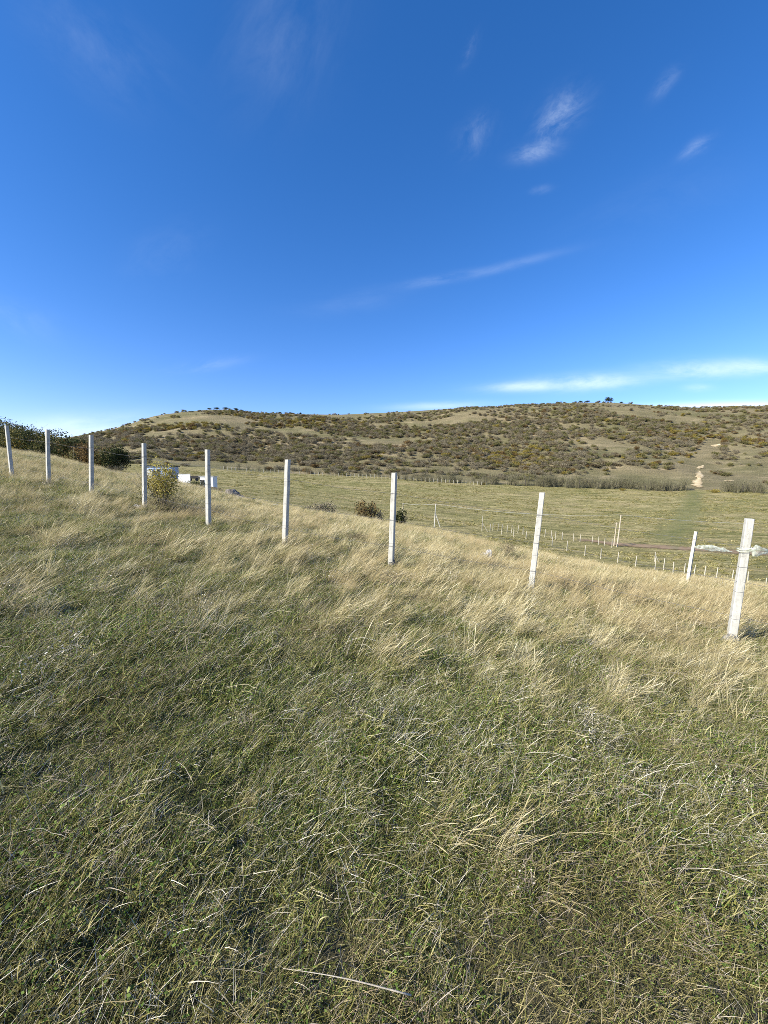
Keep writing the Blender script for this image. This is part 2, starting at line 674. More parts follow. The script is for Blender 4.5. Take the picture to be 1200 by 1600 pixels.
m_rock = rough_mat('pale_field_stone', [(.3, (.22, .21, .19)), (.5, (.40, .38, .35)), (.72, (.62, .60, .56))], 5, bump=.8, bscale=20)
m_darkrock = rough_mat('dark_weathered_stone', [(.3, (.05, .045, .04)), (.5, (.16, .14, .12)), (.72, (.36, .33, .29))], 3, bump=.8, bscale=16)
m_plaster = rough_mat('white_plaster', [(.3, (.70, .70, .67)), (.7, (.80, .79, .76))], 1.5, bump=.2)
m_bluewall = rough_mat('pale_blue_sheet', [(.3, (.34, .43, .58)), (.7, (.42, .51, .66))], 1.2, rough=.5, bump=.1)
m_roof = rough_mat('dark_sheet_roof', [(.3, (.02, .022, .025)), (.7, (.05, .05, .055))], 2, rough=.5, bump=.2)
m_glass = rough_mat('dark_window_glass', [(.3, (.02, .025, .035)), (.7, (.035, .04, .05))], 2, rough=.15, bump=0)
m_darkdoor = rough_mat('dark_painted_metal', [(.3, (.03, .03, .03)), (.7, (.06, .055, .05))], 3, rough=.6, bump=.1)
m_bark = rough_mat('grey_bark', [(.3, (.07, .06, .05)), (.7, (.17, .145, .12))], 6, bump=.8)

# thin plastic
m_film, N, L, P = newmat('thin_cloudy_plastic_film')
P.inputs['Base Color'].default_value = (.88, .90, .74, 1)
P.inputs['Roughness'].default_value = .25
tr = nadd(N, 'ShaderNodeBsdfTranslucent')
tr.inputs['Color'].default_value = (.88, .90, .72, 1)
tp = nadd(N, 'ShaderNodeBsdfTransparent')
ms = nadd(N, 'ShaderNodeMixShader')
ms.inputs[0].default_value = .4
L.new(P.outputs[0], ms.inputs[1])
L.new(tr.outputs[0], ms.inputs[2])
ms2 = nadd(N, 'ShaderNodeMixShader')
tcn = nadd(N, 'ShaderNodeTexCoord')
ff = noise_fac(N, L, 9, 4, .6, vec=tcn.outputs['Object'], lo=.42, hi=.6)
L.new(fmath(N, L, 'ADD', fmath(N, L, 'MULTIPLY', ff, .50), .26), ms2.inputs[0])
L.new(ms.outputs[0], ms2.inputs[1])
L.new(tp.outputs[0], ms2.inputs[2])
L.new(ms2.outputs[0], N['Material Output'].inputs['Surface'])

def worn(m, scale, soft=.5, top=1.0):
    """wear that frays out at its edges into the turf below"""
    N, L = m.node_tree.nodes, m.node_tree.links
    P = N['Principled BSDF']
    at_ = nadd(N, 'ShaderNodeAttribute', attribute_name='cover')
    nf = noise_fac(N, L, scale, 5, .65)
    v = fmath(N, L, 'ADD', fmath(N, L, 'MULTIPLY', at_.outputs['Fac'], 1.0), fmath(N, L, 'MULTIPLY', fmath(N, L, 'SUBTRACT', nf, .5), 1.6))
    mr = nadd(N, 'ShaderNodeMapRange')
    mr.interpolation_type = 'SMOOTHSTEP'
    mr.inputs['From Min'].default_value = .5 - soft * .9
    mr.inputs['From Max'].default_value = .5 + soft * .6
    mr.inputs['To Max'].default_value = top
    L.new(v, mr.inputs['Value'])
    tp = nadd(N, 'ShaderNodeBsdfTransparent')
    ms = nadd(N, 'ShaderNodeMixShader')
    L.new(mr.outputs[0], ms.inputs[0])
    L.new(tp.outputs[0], ms.inputs[1])
    L.new(P.outputs[0], ms.inputs[2])
    L.new(ms.outputs[0], N['Material Output'].inputs['Surface'])


worn(m_track, .35, .6, .34)
worn(m_dirt, .5, .4)
worn(m_scar, .55, .25)

# ------------------------------------------------------------------ the ground sheet: knoll, valley and hill share their edges
ang = np.concatenate([np.linspace(-180, -62, 50)[:-1], np.linspace(-62, 62, 620), np.linspace(62, 180, 50)[1:]])
ang = np.radians(ang)
rr = [0.15]
while rr[-1] < 6000:
    r_ = rr[-1]
    rr.append(r_ + (max(.07, r_ * .022) if r_ < 700 else r_ * .08))
rr = np.array(rr)
A, R = np.meshgrid(ang, rr)
GX, GY = R * np.sin(A), R * np.cos(A)
GZ = H(GX, GY)
na, nr = len(ang), len(rr)
V = np.stack([GX.ravel(), GY.ravel(), GZ.ravel()], 1)
V = np.vstack([V, [[0, 0, Hf(0, 0)]]])
idx = np.arange(nr * na).reshape(nr, na)
q = np.stack([idx[:-1, :-1], idx[:-1, 1:], idx[1:, 1:], idx[1:, :-1]], -1)[:, :, ::-1]
Dm = np.minimum(np.hypot(GX, GY) * np.cos(np.clip(np.arctan2(GX, GY), -math.atan(UMAX), math.atan(UMAX))), 1e9)[:-1, :-1]


def sheet(name, mask, mat, cap=False):
    f = q[mask]
    me = mesh_np(name, V, f, [mat], smooth=True)
    o = link(name, me)
    import bmesh
    bm = bmesh.new()
    bm.from_mesh(me)
    if cap:
        bm.verts.ensure_lookup_table()
        c0 = bm.verts[len(V) - 1]
        for j in range(na - 1):
            bm.faces.new((c0, bm.verts[j + 1], bm.verts[j]))
        for f_ in bm.faces:
            f_.smooth = True
    bmesh.ops.delete(bm, geom=[v for v in bm.verts if not v.link_faces], context='VERTS')
    bm.to_mesh(me)
    bm.free()
    tag(o, kind='structure')
    return o


Ucl = np.tan(np.clip(np.arctan2(GX, GY), -math.atan(UMAX), math.atan(UMAX)))[:-1, :-1]
Dlim = np.interp(Ucl, CR_X, CR_D) + 16
near_m = Dm < np.minimum(Dlim, 90)
hill_m = Dm >= 204
sheet('ground', near_m, m_soil, cap=True)
sheet('field', ~near_m & ~hill_m, m_field)
sheet('hill', hill_m, m_hill)


# strips that lie on the land: track, dirt road, bare scar
def strip(name, centre, widths, mat, lift=.08, nx=7, step=2.0, rag=.25, label=None):
    pts = []
    for i in range(len(centre) - 1):
        a, b = np.array(centre[i], float), np.array(centre[i + 1], float)
        n = max(2, int(np.linalg.norm(b - a) / step))
        for k in range(n):
            t = k / n
            pts.append((*(a + (b - a) * t), widths[i] + (widths[i + 1] - widths[i]) * t))
    pts.append((*centre[-1], widths[-1]))
    pts = np.array(pts)
    d = np.gradient(pts[:, :2], axis=0)
    d /= np.linalg.norm(d, axis=1)[:, None] + 1e-9
    nrm = np.stack([-d[:, 1], d[:, 0]], 1)
    s = np.linspace(-1, 1, nx)
    Vs = []
    for i in range(len(pts)):
        wl_ = pts[i, 2] * (1 + rag * float(vnoise(i * .37, 3.3, 1, 4)))
        wr_ = pts[i, 2] * (1 + rag * float(vnoise(i * .31, 9.3, 1, 8)))
        for k in s:
            w_ = wl_ if k < 0 else wr_
            Vs.append((pts[i, 0] + nrm[i, 0] * k * w_ / 2, pts[i, 1] + nrm[i, 1] * k * w_ / 2))
    Vs = np.array(Vs)
    edge = np.tile(np.where(np.abs(s) > .99, -.25, 1.0), len(pts))
    z = H(Vs[:, 0], Vs[:, 1]) + lift * edge
    ix = np.arange(len(pts) * nx).reshape(len(pts), nx)
    f = np.stack([ix[:-1, :-1], ix[1:, :-1], ix[1:, 1:], ix[:-1, 1:]], -1).reshape(-1, 4)
    along = np.minimum(1, np.minimum(np.arange(len(pts)), np.arange(len(pts))[::-1]) / 4)
    cov = ((1 - np.abs(s))[None, :] * along[:, None]).ravel()
    return link(name, mesh_np(name, np.column_stack([Vs, z]), f, [mat], {'cover': cov}, smooth=True))


def XD(X, D):
    return ((X - 600) / F * D, D)


tr_ = strip('path', [XD(1085, 205), XD(1082, 170), XD(1078, 145), XD(1068, 125), XD(1052, 108), XD(1036, 94)],
            [8, 11, 12, 13, 14, 17], m_track, lift=.12, nx=11)
tag(tr_, kind='structure')
rd_ = strip('road', [XD(880, 99), XD(960, 93), XD(1040, 90), XD(1120, 88), XD(1220, 87), XD(1400, 86)],
            [3, 7, 8, 8, 8, 8], m_dirt, lift=.12, nx=9)
tag(rd_, kind='structure')
for nm, pts_, ws_ in (
        ('bare_earth', [XD(1090, 208), XD(1088, 218), XD(1090, 232), XD(1092, 250), XD(1091, 262)], [3.5, 7, 6.5, 4.5, 3]),
        ('bare_earth', [XD(1084, 262), XD(1092, 268), XD(1098, 278)], [2, 4.5, 2]),
        ('bare_earth', [XD(1098, 316), XD(1112, 320), XD(1126, 325)], [1.5, 4.5, 3]),
        ('bare_earth', [XD(1120, 226), XD(1140, 231), XD(1150, 234)], [2, 4, 2]),
        ('bare_earth', [XD(820, 322), XD(842, 324), XD(872, 326)], [2, 5, 3])):
    tag(strip(nm, pts_, ws_, m_scar, lift=.35, nx=5, rag=.9), kind='structure')


# ------------------------------------------------------------------ grass tufts
def blades(N_, rad, hmin, hmax, wid, lean, leandir=None, leanspread=180, curl=.5, segs=3, seed=0, varlo=0, varhi=1,
           head=0.0, lift=0.0, kink=0.0, back=True):
    g = np.random.default_rng(seed)
    a = g.random(N_) * 2 * math.pi
    r = rad * np.sqrt(g.random(N_))
    bx, by = r * np.cos(a), r * np.sin(a)
    if leandir is None:
        az = g.random(N_) * 2 * math.pi
    else:
        az = math.radians(leandir) + np.radians(g.normal(0, leanspread, N_))
    ln = g.uniform(hmin, hmax, N_) * (1 - .25 * r / max(rad, 1e-6))
    th0 = np.radians(g.uniform(lean[0], lean[1], N_))          # lean from vertical at the base
    cu = curl * g.uniform(.3, 1.3, N_)
    w = wid * g.uniform(.6, 1.3, N_)
    tw = g.random(N_) * math.pi
    V = np.zeros((N_, segs + 1, 2, 3))
    p = np.stack([bx, by, np.full(N_, -.01 + lift)], 1)
    for k in range(segs + 1):
        t = k / segs
        th = th0 + cu * t
        if kink:
            th = th + (t > .55) * kink * g.random(N_)
        d = np.stack([np.sin(th) * np.cos(az), np.sin(th) * np.sin(az), np.cos(th)], 1)
        side = np.stack([-np.sin(az + tw * .35), np.cos(az + tw * .35), np.sin(tw) * .4], 1)
        ww = w * (1 - t) ** .6 if not head else w * (.55 + (head * math.exp(-((t - .85) / .12) ** 2)))
        if k == segs:
            ww = w * .12
        V[:, k, 0] = p - side * ww[:, None] / 2 if hasattr(ww, '__len__') else p
        V[:, k, 1] = p + side * ww[:, None] / 2
        p = p + d * (ln / segs)[:, None]
    var = np.repeat(g.uniform(varlo, varhi, N_), (segs + 1) * 2)
    n1 = (segs + 1) * 2
    base = np.arange(N_)[:, None, None] * n1
    k = np.arange(segs)[None, :, None] * 2
    f = (base + k + np.array([0, 1, 3, 2])[None, None, :]).reshape(-1, 4)
    return V.reshape(-1, 3), f, var


def leaflets(N_, rad, h, size, seed, varlo=0, varhi=1):
    g = np.random.default_rng(seed)
    a = g.random(N_) * 2 * math.pi
    r = rad * np.sqrt(g.random(N_))
    c = np.stack([r * np.cos(a), r * np.sin(a), h * g.random(N_)], 1)
    d = g.normal(size=(N_, 3))
    d[:, 2] = np.abs(d[:, 2]) * .4
    d /= np.linalg.norm(d, axis=1)[:, None]
    s = np.cross(d, g.normal(size=(N_, 3)) + np.array([0, 0, 1.0]))
    s /= np.linalg.norm(s, axis=1)[:, None] + 1e-9
    l = (size * g.uniform(.6, 1.3, N_))[:, None]
    V = np.stack([c, c + d * l * .5 + s * l * .32, c + d * l, c + d * l * .5 - s * l * .32], 1).reshape(-1, 3)
    f = np.arange(N_ * 4).reshape(-1, 4)
    return V, f, np.repeat(g.uniform(varlo, varhi, N_), 4)


def merge(parts):
    Vs, Fs, vs, mi, n = [], [], [], [], 0
    for (V_, f_, v_), m_ in parts:
        Vs.append(V_)
        Fs.append(f_ + n)
        vs.append(v_)
        mi.append(np.full(len(f_), m_))
        n += len(V_)
    return np.vstack(Vs), np.vstack(Fs), np.concatenate(vs), np.concatenate(mi)


GREEN = [(0, (.022, .036, .008)), (.30, (.060, .085, .016)), (.50, (.160, .185, .034)), (.66, (.31, .31, .080)), (.85, (.56, .52, .24)), (1, (.82, .76, .46))]
OLIVE = [(0, (.045, .050, .014)), (.3, (.16, .15, .040)), (.58, (.42, .37, .14)), (.8, (.66, .59, .33)), (1, (.86, .79, .52))]
STRAW = [(0, (.085, .070, .028)), (.35, (.24, .195, .085)), (.65, (.52, .445, .24)), (1, (.86, .78, .54))]
GREY = [(0, (.10, .08, .055)), (.5, (.42, .37, .27)), (1, (.86, .81, .68))]
m_green = blade_mat('green_grass_blades', GREEN, .36, patch=(.22, .185, .070), patch_scale=.5)
m_olive = blade_mat('olive_grass_blades', OLIVE, .34, patch=(.40, .32, .15), patch_scale=.4)
m_straw = blade_mat('straw_stems', STRAW, .30, patch=(.36, .27, .14), patch_scale=.3)
m_grey = blade_mat('dead_grey_stems', GREY, .2, patch=(.16, .10, .075), patch_scale=.8)
m_leaf = blade_mat('bright_clover_leaves', [(0, (.050, .088, .016)), (.6, (.12, .19, .034)), (1, (.34, .38, .12))], .35)
GM = [m_green, m_olive, m_straw, m_grey, m_leaf]


def proto_collection(name, protos):
    c = bpy.data.collections.new(name)
    for i, pr in enumerate(protos):
        Vp, fp, vp, mp = merge(pr)
        me = mesh_np('grass_tuft', Vp, fp, GM, {'var': vp}, mat_idx=mp)
        o = bpy.data.objects.new('%s_%02d' % (name, i), me)
        c.objects.link(o)
    return c


def scatter(name, coll, P_, rot, scl, idx_, label, cat):
    """one object of uncountable stuff: the tufts are instanced on the points of its mesh"""
    me = bpy.data.meshes.new(name)
    me.vertices.add(len(P_))
    me.vertices.foreach_set('co', np.asarray(P_, np.float32).ravel())
    for k, t, v, key in (('rot', 'FLOAT_VECTOR', rot, 'vector'), ('scl', 'FLOAT', scl, 'value'), ('pick', 'INT', idx_, 'value')):
        a = me.attributes.new(k, t, 'POINT')
        a.data.foreach_set(key, np.asarray(v, np.int32 if t == 'INT' else np.float32).ravel())
    o = link(name, me)
    ng = bpy.data.node_groups.new(name, 'GeometryNodeTree')
    ng.interface.new_socket('Geometry', in_out='INPUT', socket_type='NodeSocketGeometry')
    ng.interface.new_socket('Geometry', in_out='OUTPUT', socket_type='NodeSocketGeometry')
    n = ng.nodes
    gi, go = n.new('NodeGroupInput'), n.new('NodeGroupOutput')
    ci = n.new('GeometryNodeCollectionInfo')
    ci.inputs['Collection'].default_value = coll
    ci.inputs['Separate Children'].default_value = True
    ci.inputs['Reset Children'].default_value = True
    iop = n.new('GeometryNodeInstanceOnPoints')
    iop.inputs['Pick Instance'].default_value = True

    def named(k, t):
        x = n.new('GeometryNodeInputNamedAttribute')
        x.data_type = t
        x.inputs['Name'].default_value = k
        return x.outputs['Attribute']
    e2r = n.new('FunctionNodeEulerToRotation')
    ng.links.new(named('rot', 'FLOAT_VECTOR'), e2r.inputs[0])
    ng.links.new(e2r.outputs[0], iop.inputs['Rotation'])
    ng.links.new(named('scl', 'FLOAT'), iop.inputs['Scale'])
    ng.links.new(named('pick', 'INT'), iop.inputs['Instance Index'])
    ng.links.new(gi.outputs[0], iop.inputs['Points'])
    ng.links.new(ci.outputs[0], iop.inputs['Instance'])
    ng.links.new(iop.outputs[0], go.inputs[0])
    md = o.modifiers.new('scatter', 'NODES')
    md.node_group = ng
    tag(o, label, cat, kind='stuff')
    return o


CLEAR = [(756, 13.7, .45), (795, 15.0, .30), (370, 37, 1.0), (430, 35.5, .7), (216, 12.0, .16), (270, 12.6, .30)]


def band_points(bands, umax=1.12, marg=2.5, seed=0, dens=None):
    """random ground points, denser near the viewer; dens(x, y) thins them by patches"""
    g = np.random.default_rng(seed)
    out = []
    for d0, d1, rho, s in bands:
        xm = umax * d1 + marg
        n = int((d1 - d0) * 2 * xm * rho)
        x = g.uniform(-xm, xm, n)
        y = g.uniform(d0, d1, n)
        k = np.abs(x) < umax * np.maximum(y, 0) + marg
        dc = np.interp(np.clip(x / np.maximum(y, .5), -UMAX, UMAX), CR_X, CR_D)
        k &= y < dc + 9
        for X_, D_, r_ in CLEAR:
            p_ = at(X_, D_)
            k &= ~((np.abs(x - p_.x) < r_) & (y > D_ - 4.5 * r_) & (y < D_ + r_))
        if dens is not None:
            k &= g.random(n) < dens(x, y)
        out.append(np.stack([x[k], y[k], np.full(k.sum(), s)], 1))
    return np.vstack(out)


def straw_map(x, y):
    """where tall dry grass stands"""
    yy = np.maximum(y, .3)
    u = np.clip(x / yy, -1.5, 1.5)
    n1 = fbm(x, y, 4.5, 4, 21)
    n2 = fbm(x, y, 1.3, 3, 25)
    base = .20 + sstep(1.2, 6.5, y + .40 * x) * .54 + sstep(10, 20, y) * .42
    base = base + .06 * sstep(.0, .8, u) * sstep(3, 6, y) - .16 * sstep(-.2, -.7, u) * (1 - sstep(16, 26, y))
    return np.clip(base * .86 + n1 * .85 + n2 * .85 + fbm(x, y, .55, 2, 27) * .6, 0.012, 1)


def near_bare(x, y):
    return 1.0


def mk(protos_idx, pts, seed, srange=(.8, 1.25), tilt=.12, zrot=math.pi, pickw=None):
    g = np.random.default_rng(seed)
    n = len(pts)
    z = H(pts[:, 0], pts[:, 1])
    P_ = np.stack([pts[:, 0], pts[:, 1], z], 1)
    zr = zrot + (math.pi - zrot) * (1 - sstep(2.0, 5.5, pts[:, 1])) * .8
    rot = np.stack([g.normal(0, tilt, n), g.normal(0, tilt, n), g.uniform(-1, 1, n) * zr], 1)
    scl = g.uniform(*srange, n) * pts[:, 2]
    scl = scl * np.clip(1 + .30 * vnoise(pts[:, 0], pts[:, 1], .42, 13) + .15 * vnoise(pts[:, 0], pts[:, 1], 1.4, 15), .72, 1.35)
    pk = g.choice(protos_idx, n, p=pickw)
    return P_, rot, scl, pk


# matted short green and olive turf
turf = []
for i in range(6):
    turf.append([
        (blades(210, .16, .03, .10, .0030, (10, 78), curl=.9, seed=100 + i, varlo=0, varhi=.9), 0),
        (blades(80, .16, .04, .13, .0024, (20, 85), curl=.7, seed=130 + i, varlo=.1, varhi=1), 1),
        (blades(26, .16, .05, .16, .0020, (35, 92), curl=.4, seed=160 + i, varlo=.2, varhi=1, lift=.02), 3),
        (leaflets(44, .15, .08, .010, 180 + i), 4),
    ])
for i in range(2):     # clover and leafy weeds between the blades
    turf.append([
        (leaflets(80, .14, .07, .011, 200 + i), 4),
        (blades(60, .15, .05, .14, .0045, (5, 60), curl=.9, seed=230 + i), 0),
        (blades(20, .15, .05, .16, .003, (30, 85), curl=.6, seed=260 + i), 1),
    ])
c_turf = proto_collection('turf_tuft', turf)
BT = [(-1.2, 3, 135, .95), (3, 6, 60, 1.1), (6, 12, 26, 1.35), (12, 25, 10, 1.9), (25, 66, 3.6, 2.9)]
pt = band_points(BT, seed=1)
scatter('grass', c_turf, *mk(list(range(8)), pt, 2, (.7, 1.4), pickw=[.145] * 6 + [.065] * 2),
        'short matted green and olive grass covering the near slope', 'grass')

# tangled olive-brown bents, ankle to shin high, blown to the right
bent = []
for i in range(6):
    bent.append([
        (blades(60, .17, .09, .22, .0023, (15, 75), leandir=15, leanspread=85, curl=.9, segs=4, seed=300 + i, varlo=.1, varhi=.9), 1),
        (blades(36, .17, .09, .24, .0020, (25, 84), leandir=10, leanspread=85, curl=.6, segs=4, seed=330 + i, varlo=.1, varhi=1), 2),
        (blades(14, .17, .08, .20, .0022, (30, 88), curl=.5, segs=3, seed=360 + i), 3),
        (blades(40, .17, .06, .17, .0030, (10, 65), curl=.9, segs=3, seed=390 + i, varlo=.2, varhi=1), 0),
    ])
c_bent = proto_collection('bent_tuft', bent)
BB = [(-1.2, 3, 34, .74), (3, 6, 26, .9), (6, 12, 14, 1.15), (12, 25, 6.5, 1.5), (25, 66, 2.4, 2.1)]
pb = band_points(BB, seed=3, dens=lambda x, y: np.clip(.45 + fbm(x, y, 2.2, 3, 31) * 1.1 + .25 * sstep(2, 5, y), .05, 1))
scatter('tangled_grass', c_bent, *mk(list(range(6)), pb, 4, (.7, 1.3), zrot=1.6),
        'tangled olive brown grass between the green turf', 'grass')

# tall straw, golden, leaning to the right
straw = []
for i in range(8):
    straw.append([
        (blades(34, .15, .30, .58, .0030, (10, 48), leandir=8, leanspread=32, curl=.75, segs=5, seed=400 + i, varlo=.15, varhi=1, head=1.1), 2),
        (blades(40, .15, .18, .42, .0034, (10, 60), leandir=12, leanspread=45, curl=.9, segs=4, seed=430 + i, varlo=0, varhi=.9), 2),
        (blades(20, .15, .12, .28, .0038, (10, 60), leandir=12, leanspread=60, curl=.9, segs=3, seed=460 + i), 1),
        (blades(6, .15, .20, .45, .0028, (30, 80), curl=.4, segs=4, seed=490 + i), 3),
    ])
c_straw = proto_collection('straw_tuft', straw)
BS = [(.4, 3, 12, .72), (3, 6, 24, .88), (6, 12, 19, 1.05), (12, 25, 10.0, 1.1), (25, 66, 5.0, 1.3)]
ps = band_points(BS, seed=5, dens=lambda x, y: straw_map(x, y) ** 1.3)
scatter('straw_grass', c_straw, *mk(list(range(8)), ps, 6, (.55, 1.08), zrot=.6),
        'tall golden dry grass leaning right across the slope', 'grass')

# single bleached stalks lying over the turf close by
lone = []
for i in range(8):
    lone.append([(blades(3, .10, .18, .48, .0025, (55, 86), curl=.45, segs=7, seed=500 + i, varlo=.5, varhi=1, head=.5, lift=.05, kink=.5), 2 if i % 2 else 3)])
c_lone = proto_collection('stalk', lone)
pl = band_points([(.2, 3, 60, .85), (3, 7, 34, 1.0), (7, 12, 12, 1.15)], seed=7, dens=lambda x, y: np.clip(.6 + fbm(x, y, 1.5, 2, 41), .1, 1))
scatter('bleached_stalks', c_lone, *mk(list(range(8)), pl, 8, (.6, 1.25)),
        'thin bleached dead stalks lying over the green turf', 'grass')

# dry brown forbs
forb = []
for i in range(5):
    forb.append([
        (blades(26, .07, .10, .24, .0030, (5, 55), curl=.3, segs=3, seed=600 + i, varlo=0, varhi=.7), 3),
        (leaflets(60, .10, .17, .013, 630 + i, 0, 1), 3),
        (leaflets(14, .10, .15, .012, 660 + i, .6, 1), 2),
    ])
c_forb = proto_collection('forb', forb)
pf = band_points([(.0, 4, 3.2, 1.0), (4, 12, 1.5, 1.3), (12, 40, .28, 1.9)], seed=9, dens=lambda x, y: np.clip(.45 + fbm(x, y, 2, 3, 51) * 1.3, 0, 1))
scatter('dry_weeds', c_forb, *mk(list(range(5)), pf, 10, (.6, 1.3)),
        'small dry brown weeds scattered in the grass', 'weeds')

# pasture tussocks out in the valley and on the hillside
tus = []
for i in range(4):
    tus.append([
        (blades(26, .5, .25, .6, .075, (20, 75), curl=.7, segs=2, seed=700 + i, varlo=.1, varhi=.8), 1),
        (blades(20, .5, .2, .5, .075, (20, 75), curl=.7, segs=2, seed=730 + i, varlo=.3, varhi=1), 0),
        (blades(10, .5, .25, .6, .06, (20, 75), curl=.7, segs=2, seed=760 + i, varlo=0, varhi=.7), 2),
    ])
c_tus = proto_collection('tussock', tus)
g = np.random.default_rng(77)


def far_points(n, d0, d1, dens, seed, power=1.0):
    g = np.random.default_rng(seed)
    y = d0 + (d1 - d0) * g.random(n) ** power
    x = g.uniform(-1.25, 1.25, n) * (y + 10)
    k = g.random(n) < dens(x, y)
    return np.stack([x[k], y[k], np.ones(k.sum())], 1)


pq = far_points(26000, 45, 205, lambda x, y: np.clip(.4 + fbm(x * .5, y, 9, 4, 61) * 1.6, .03, 1), 11, .7)
# keep the worn track and the dirt road clear of tussocks
def off_track(p):
    tx = np.interp(p[:, 1], [90, 94, 108, 125, 145, 170, 205], [(c_ - 600) / F for c_ in (1032, 1036, 1052, 1068, 1078, 1082, 1085)]) * p[:, 1]
    k = ~((np.abs(p[:, 0] - tx) < 4) & (p[:, 1] > 84))
    k &= ~((np.abs(p[:, 1] - 89) < 4.5) & (p[:, 0] > 38))
    return p[k]
pq = off_track(pq)
scatter('pasture_grass', c_tus, *mk(list(range(4)), pq, 12, (.45, 1.1)),
        'rough tussocky pasture grass on the valley floor', 'grass')


# ------------------------------------------------------------------ shrubs
def shrub_geo(n, rad, h, size, seed, lobes=6, var=(0, 1), low=.05, elong=1.0, hollow=.35, up=.2):
    """leaf-sized faces spread through uneven lobes"""
    g = np.random.default_rng(seed)
    lc = np.stack([g.uniform(-.62, .62, lobes) * rad, g.uniform(-.62, .62, lobes) * rad, g.uniform(.3, .78, lobes) * h], 1)
    lr = g.uniform(.34, .62, lobes)
    pick = g.choice(lobes, n, p=lr ** 2 / (lr ** 2).sum())
    d = g.normal(size=(n, 3))
    d /= np.linalg.norm(d, axis=1)[:, None]
    rr_ = hollow + (1 - hollow) * g.random(n) ** .6
    rr_ = rr_ * (1 + .25 * np.sin(d[:, 0] * 7 + pick) * np.cos(d[:, 2] * 6))
    s = np.stack([rad * lr[pick], rad * lr[pick], h * .62 * lr[pick]], 1)
    c = lc[pick] + d * s * rr_[:, None]
    c[:, 2] = np.maximum(c[:, 2], low * h * g.random(n) + .02)
    a = g.normal(size=(n, 3)) * [1, 1, .8] + d * .5 + [0, 0, up]
    a /= np.linalg.norm(a, axis=1)[:, None]
    b = np.cross(a, g.normal(size=(n, 3)))
    b /= np.linalg.norm(b, axis=1)[:, None]
    l = (size * g.uniform(.5, 1.4, n))[:, None]
    w = l * .34 / elong
    Vs = np.stack([c, c + a * l * .5 + b * w, c + a * l, c + a * l * .5 - b * w], 1).reshape(-1, 3)
    f = np.arange(n * 4).reshape(-1, 4)
    vv = np.repeat(np.clip(g.uniform(*var, n) * .75 + (pick % 3) * .12, 0, 1), 4)
    return Vs, f, vv


def twig_geo(n, rad, h, wid, seed, base=.12, spread=(5, 50)):
    """bare upright branches fanning from the root"""
    g = np.random.default_rng(seed)
    Vt, ft, vt = [], [], []
    cnt = 0
    for i in range(n):
        az = g.random() * 2 * math.pi
        th = math.radians(g.uniform(*spread))
        ln = h * g.uniform(.55, 1.05) / max(math.cos(th), .55)
        p = np.array([g.normal() * base * rad, g.normal() * base * rad, 0.0])
        segs = 3
        w = wid * g.uniform(.6, 1.3)
        tw = g.random() * math.pi
        for k in range(segs + 1):
            t = k / segs
            thk = th * (1.1 - .35 * t) + g.normal() * .10
            azk = az + g.normal() * .15
            d = np.array([math.sin(thk) * math.cos(azk), math.sin(thk) * math.sin(azk), math.cos(thk)])
            sd = np.array([math.cos(tw), math.sin(tw), 0]) * w * (1 - t * .8) / 2
            Vt += [p - sd, p + sd]
            if k < segs:
                b_ = cnt + k * 2
                ft.append((b_, b_ + 1, b_ + 3, b_ + 2))
            p = p + d * ln / segs
        cnt += (segs + 1) * 2
        vt += [g.random()] * ((segs + 1) * 2)
    return np.array(Vt), np.array(ft), np.array(vt)


def plant_mat(name, stops, transl=.25):
    return blade_mat(name, stops, transl, rough=.65)


pm = {
    'grey': plant_mat('bare_grey_twigs', [(0, (.105, .090, .055)), (.5, (.20, .172, .110)), (1, (.33, .285, .19))], .12),
    'umber': plant_mat('brown_withered_leaves', [(0, (.10, .080, .046)), (.5, (.20, .160, .092)), (1, (.33, .265, .155))], .25),
    'olive': plant_mat('dull_olive_leaves', [(0, (.085, .085, .030)), (.5, (.175, .162, .064)), (1, (.29, .26, .11))], .3),
    'yellow': plant_mat('autumn_yellow_leaves', [(0, (.11, .09, .020)), (.5, (.24, .19, .040)), (1, (.40, .32, .08))], .3),
    'rust': plant_mat('rusty_autumn_leaves', [(0, (.08, .055, .022)), (.5, (.165, .108, .042)), (1, (.28, .19, .08))], .3),
    'dark': plant_mat('dark_green_leaves', [(0, (.020, .030, .010)), (.5, (.042, .055, .018)), (1, (.085, .090, .03))], .3),
}


def shrub_mesh(name, seed, h, rad, leafm, twigm='grey', nl=420, nt=40, size=.28, tw=.06, elong=1.0, lobes=6):
    parts = []
    if nl:
        parts.append((shrub_geo(nl, rad, h, size, seed, lobes=lobes, elong=elong), 0))
    if nt:
        parts.append((twig_geo(nt, rad, h * .95, tw, seed + 50, base=.3, spread=(5, 60)), 1))
    Vp, fp, vp, mp = merge(parts)
    return mesh_np(name, Vp, fp, [pm[leafm], pm[twigm]], {'var': vp}, mat_idx=mp)


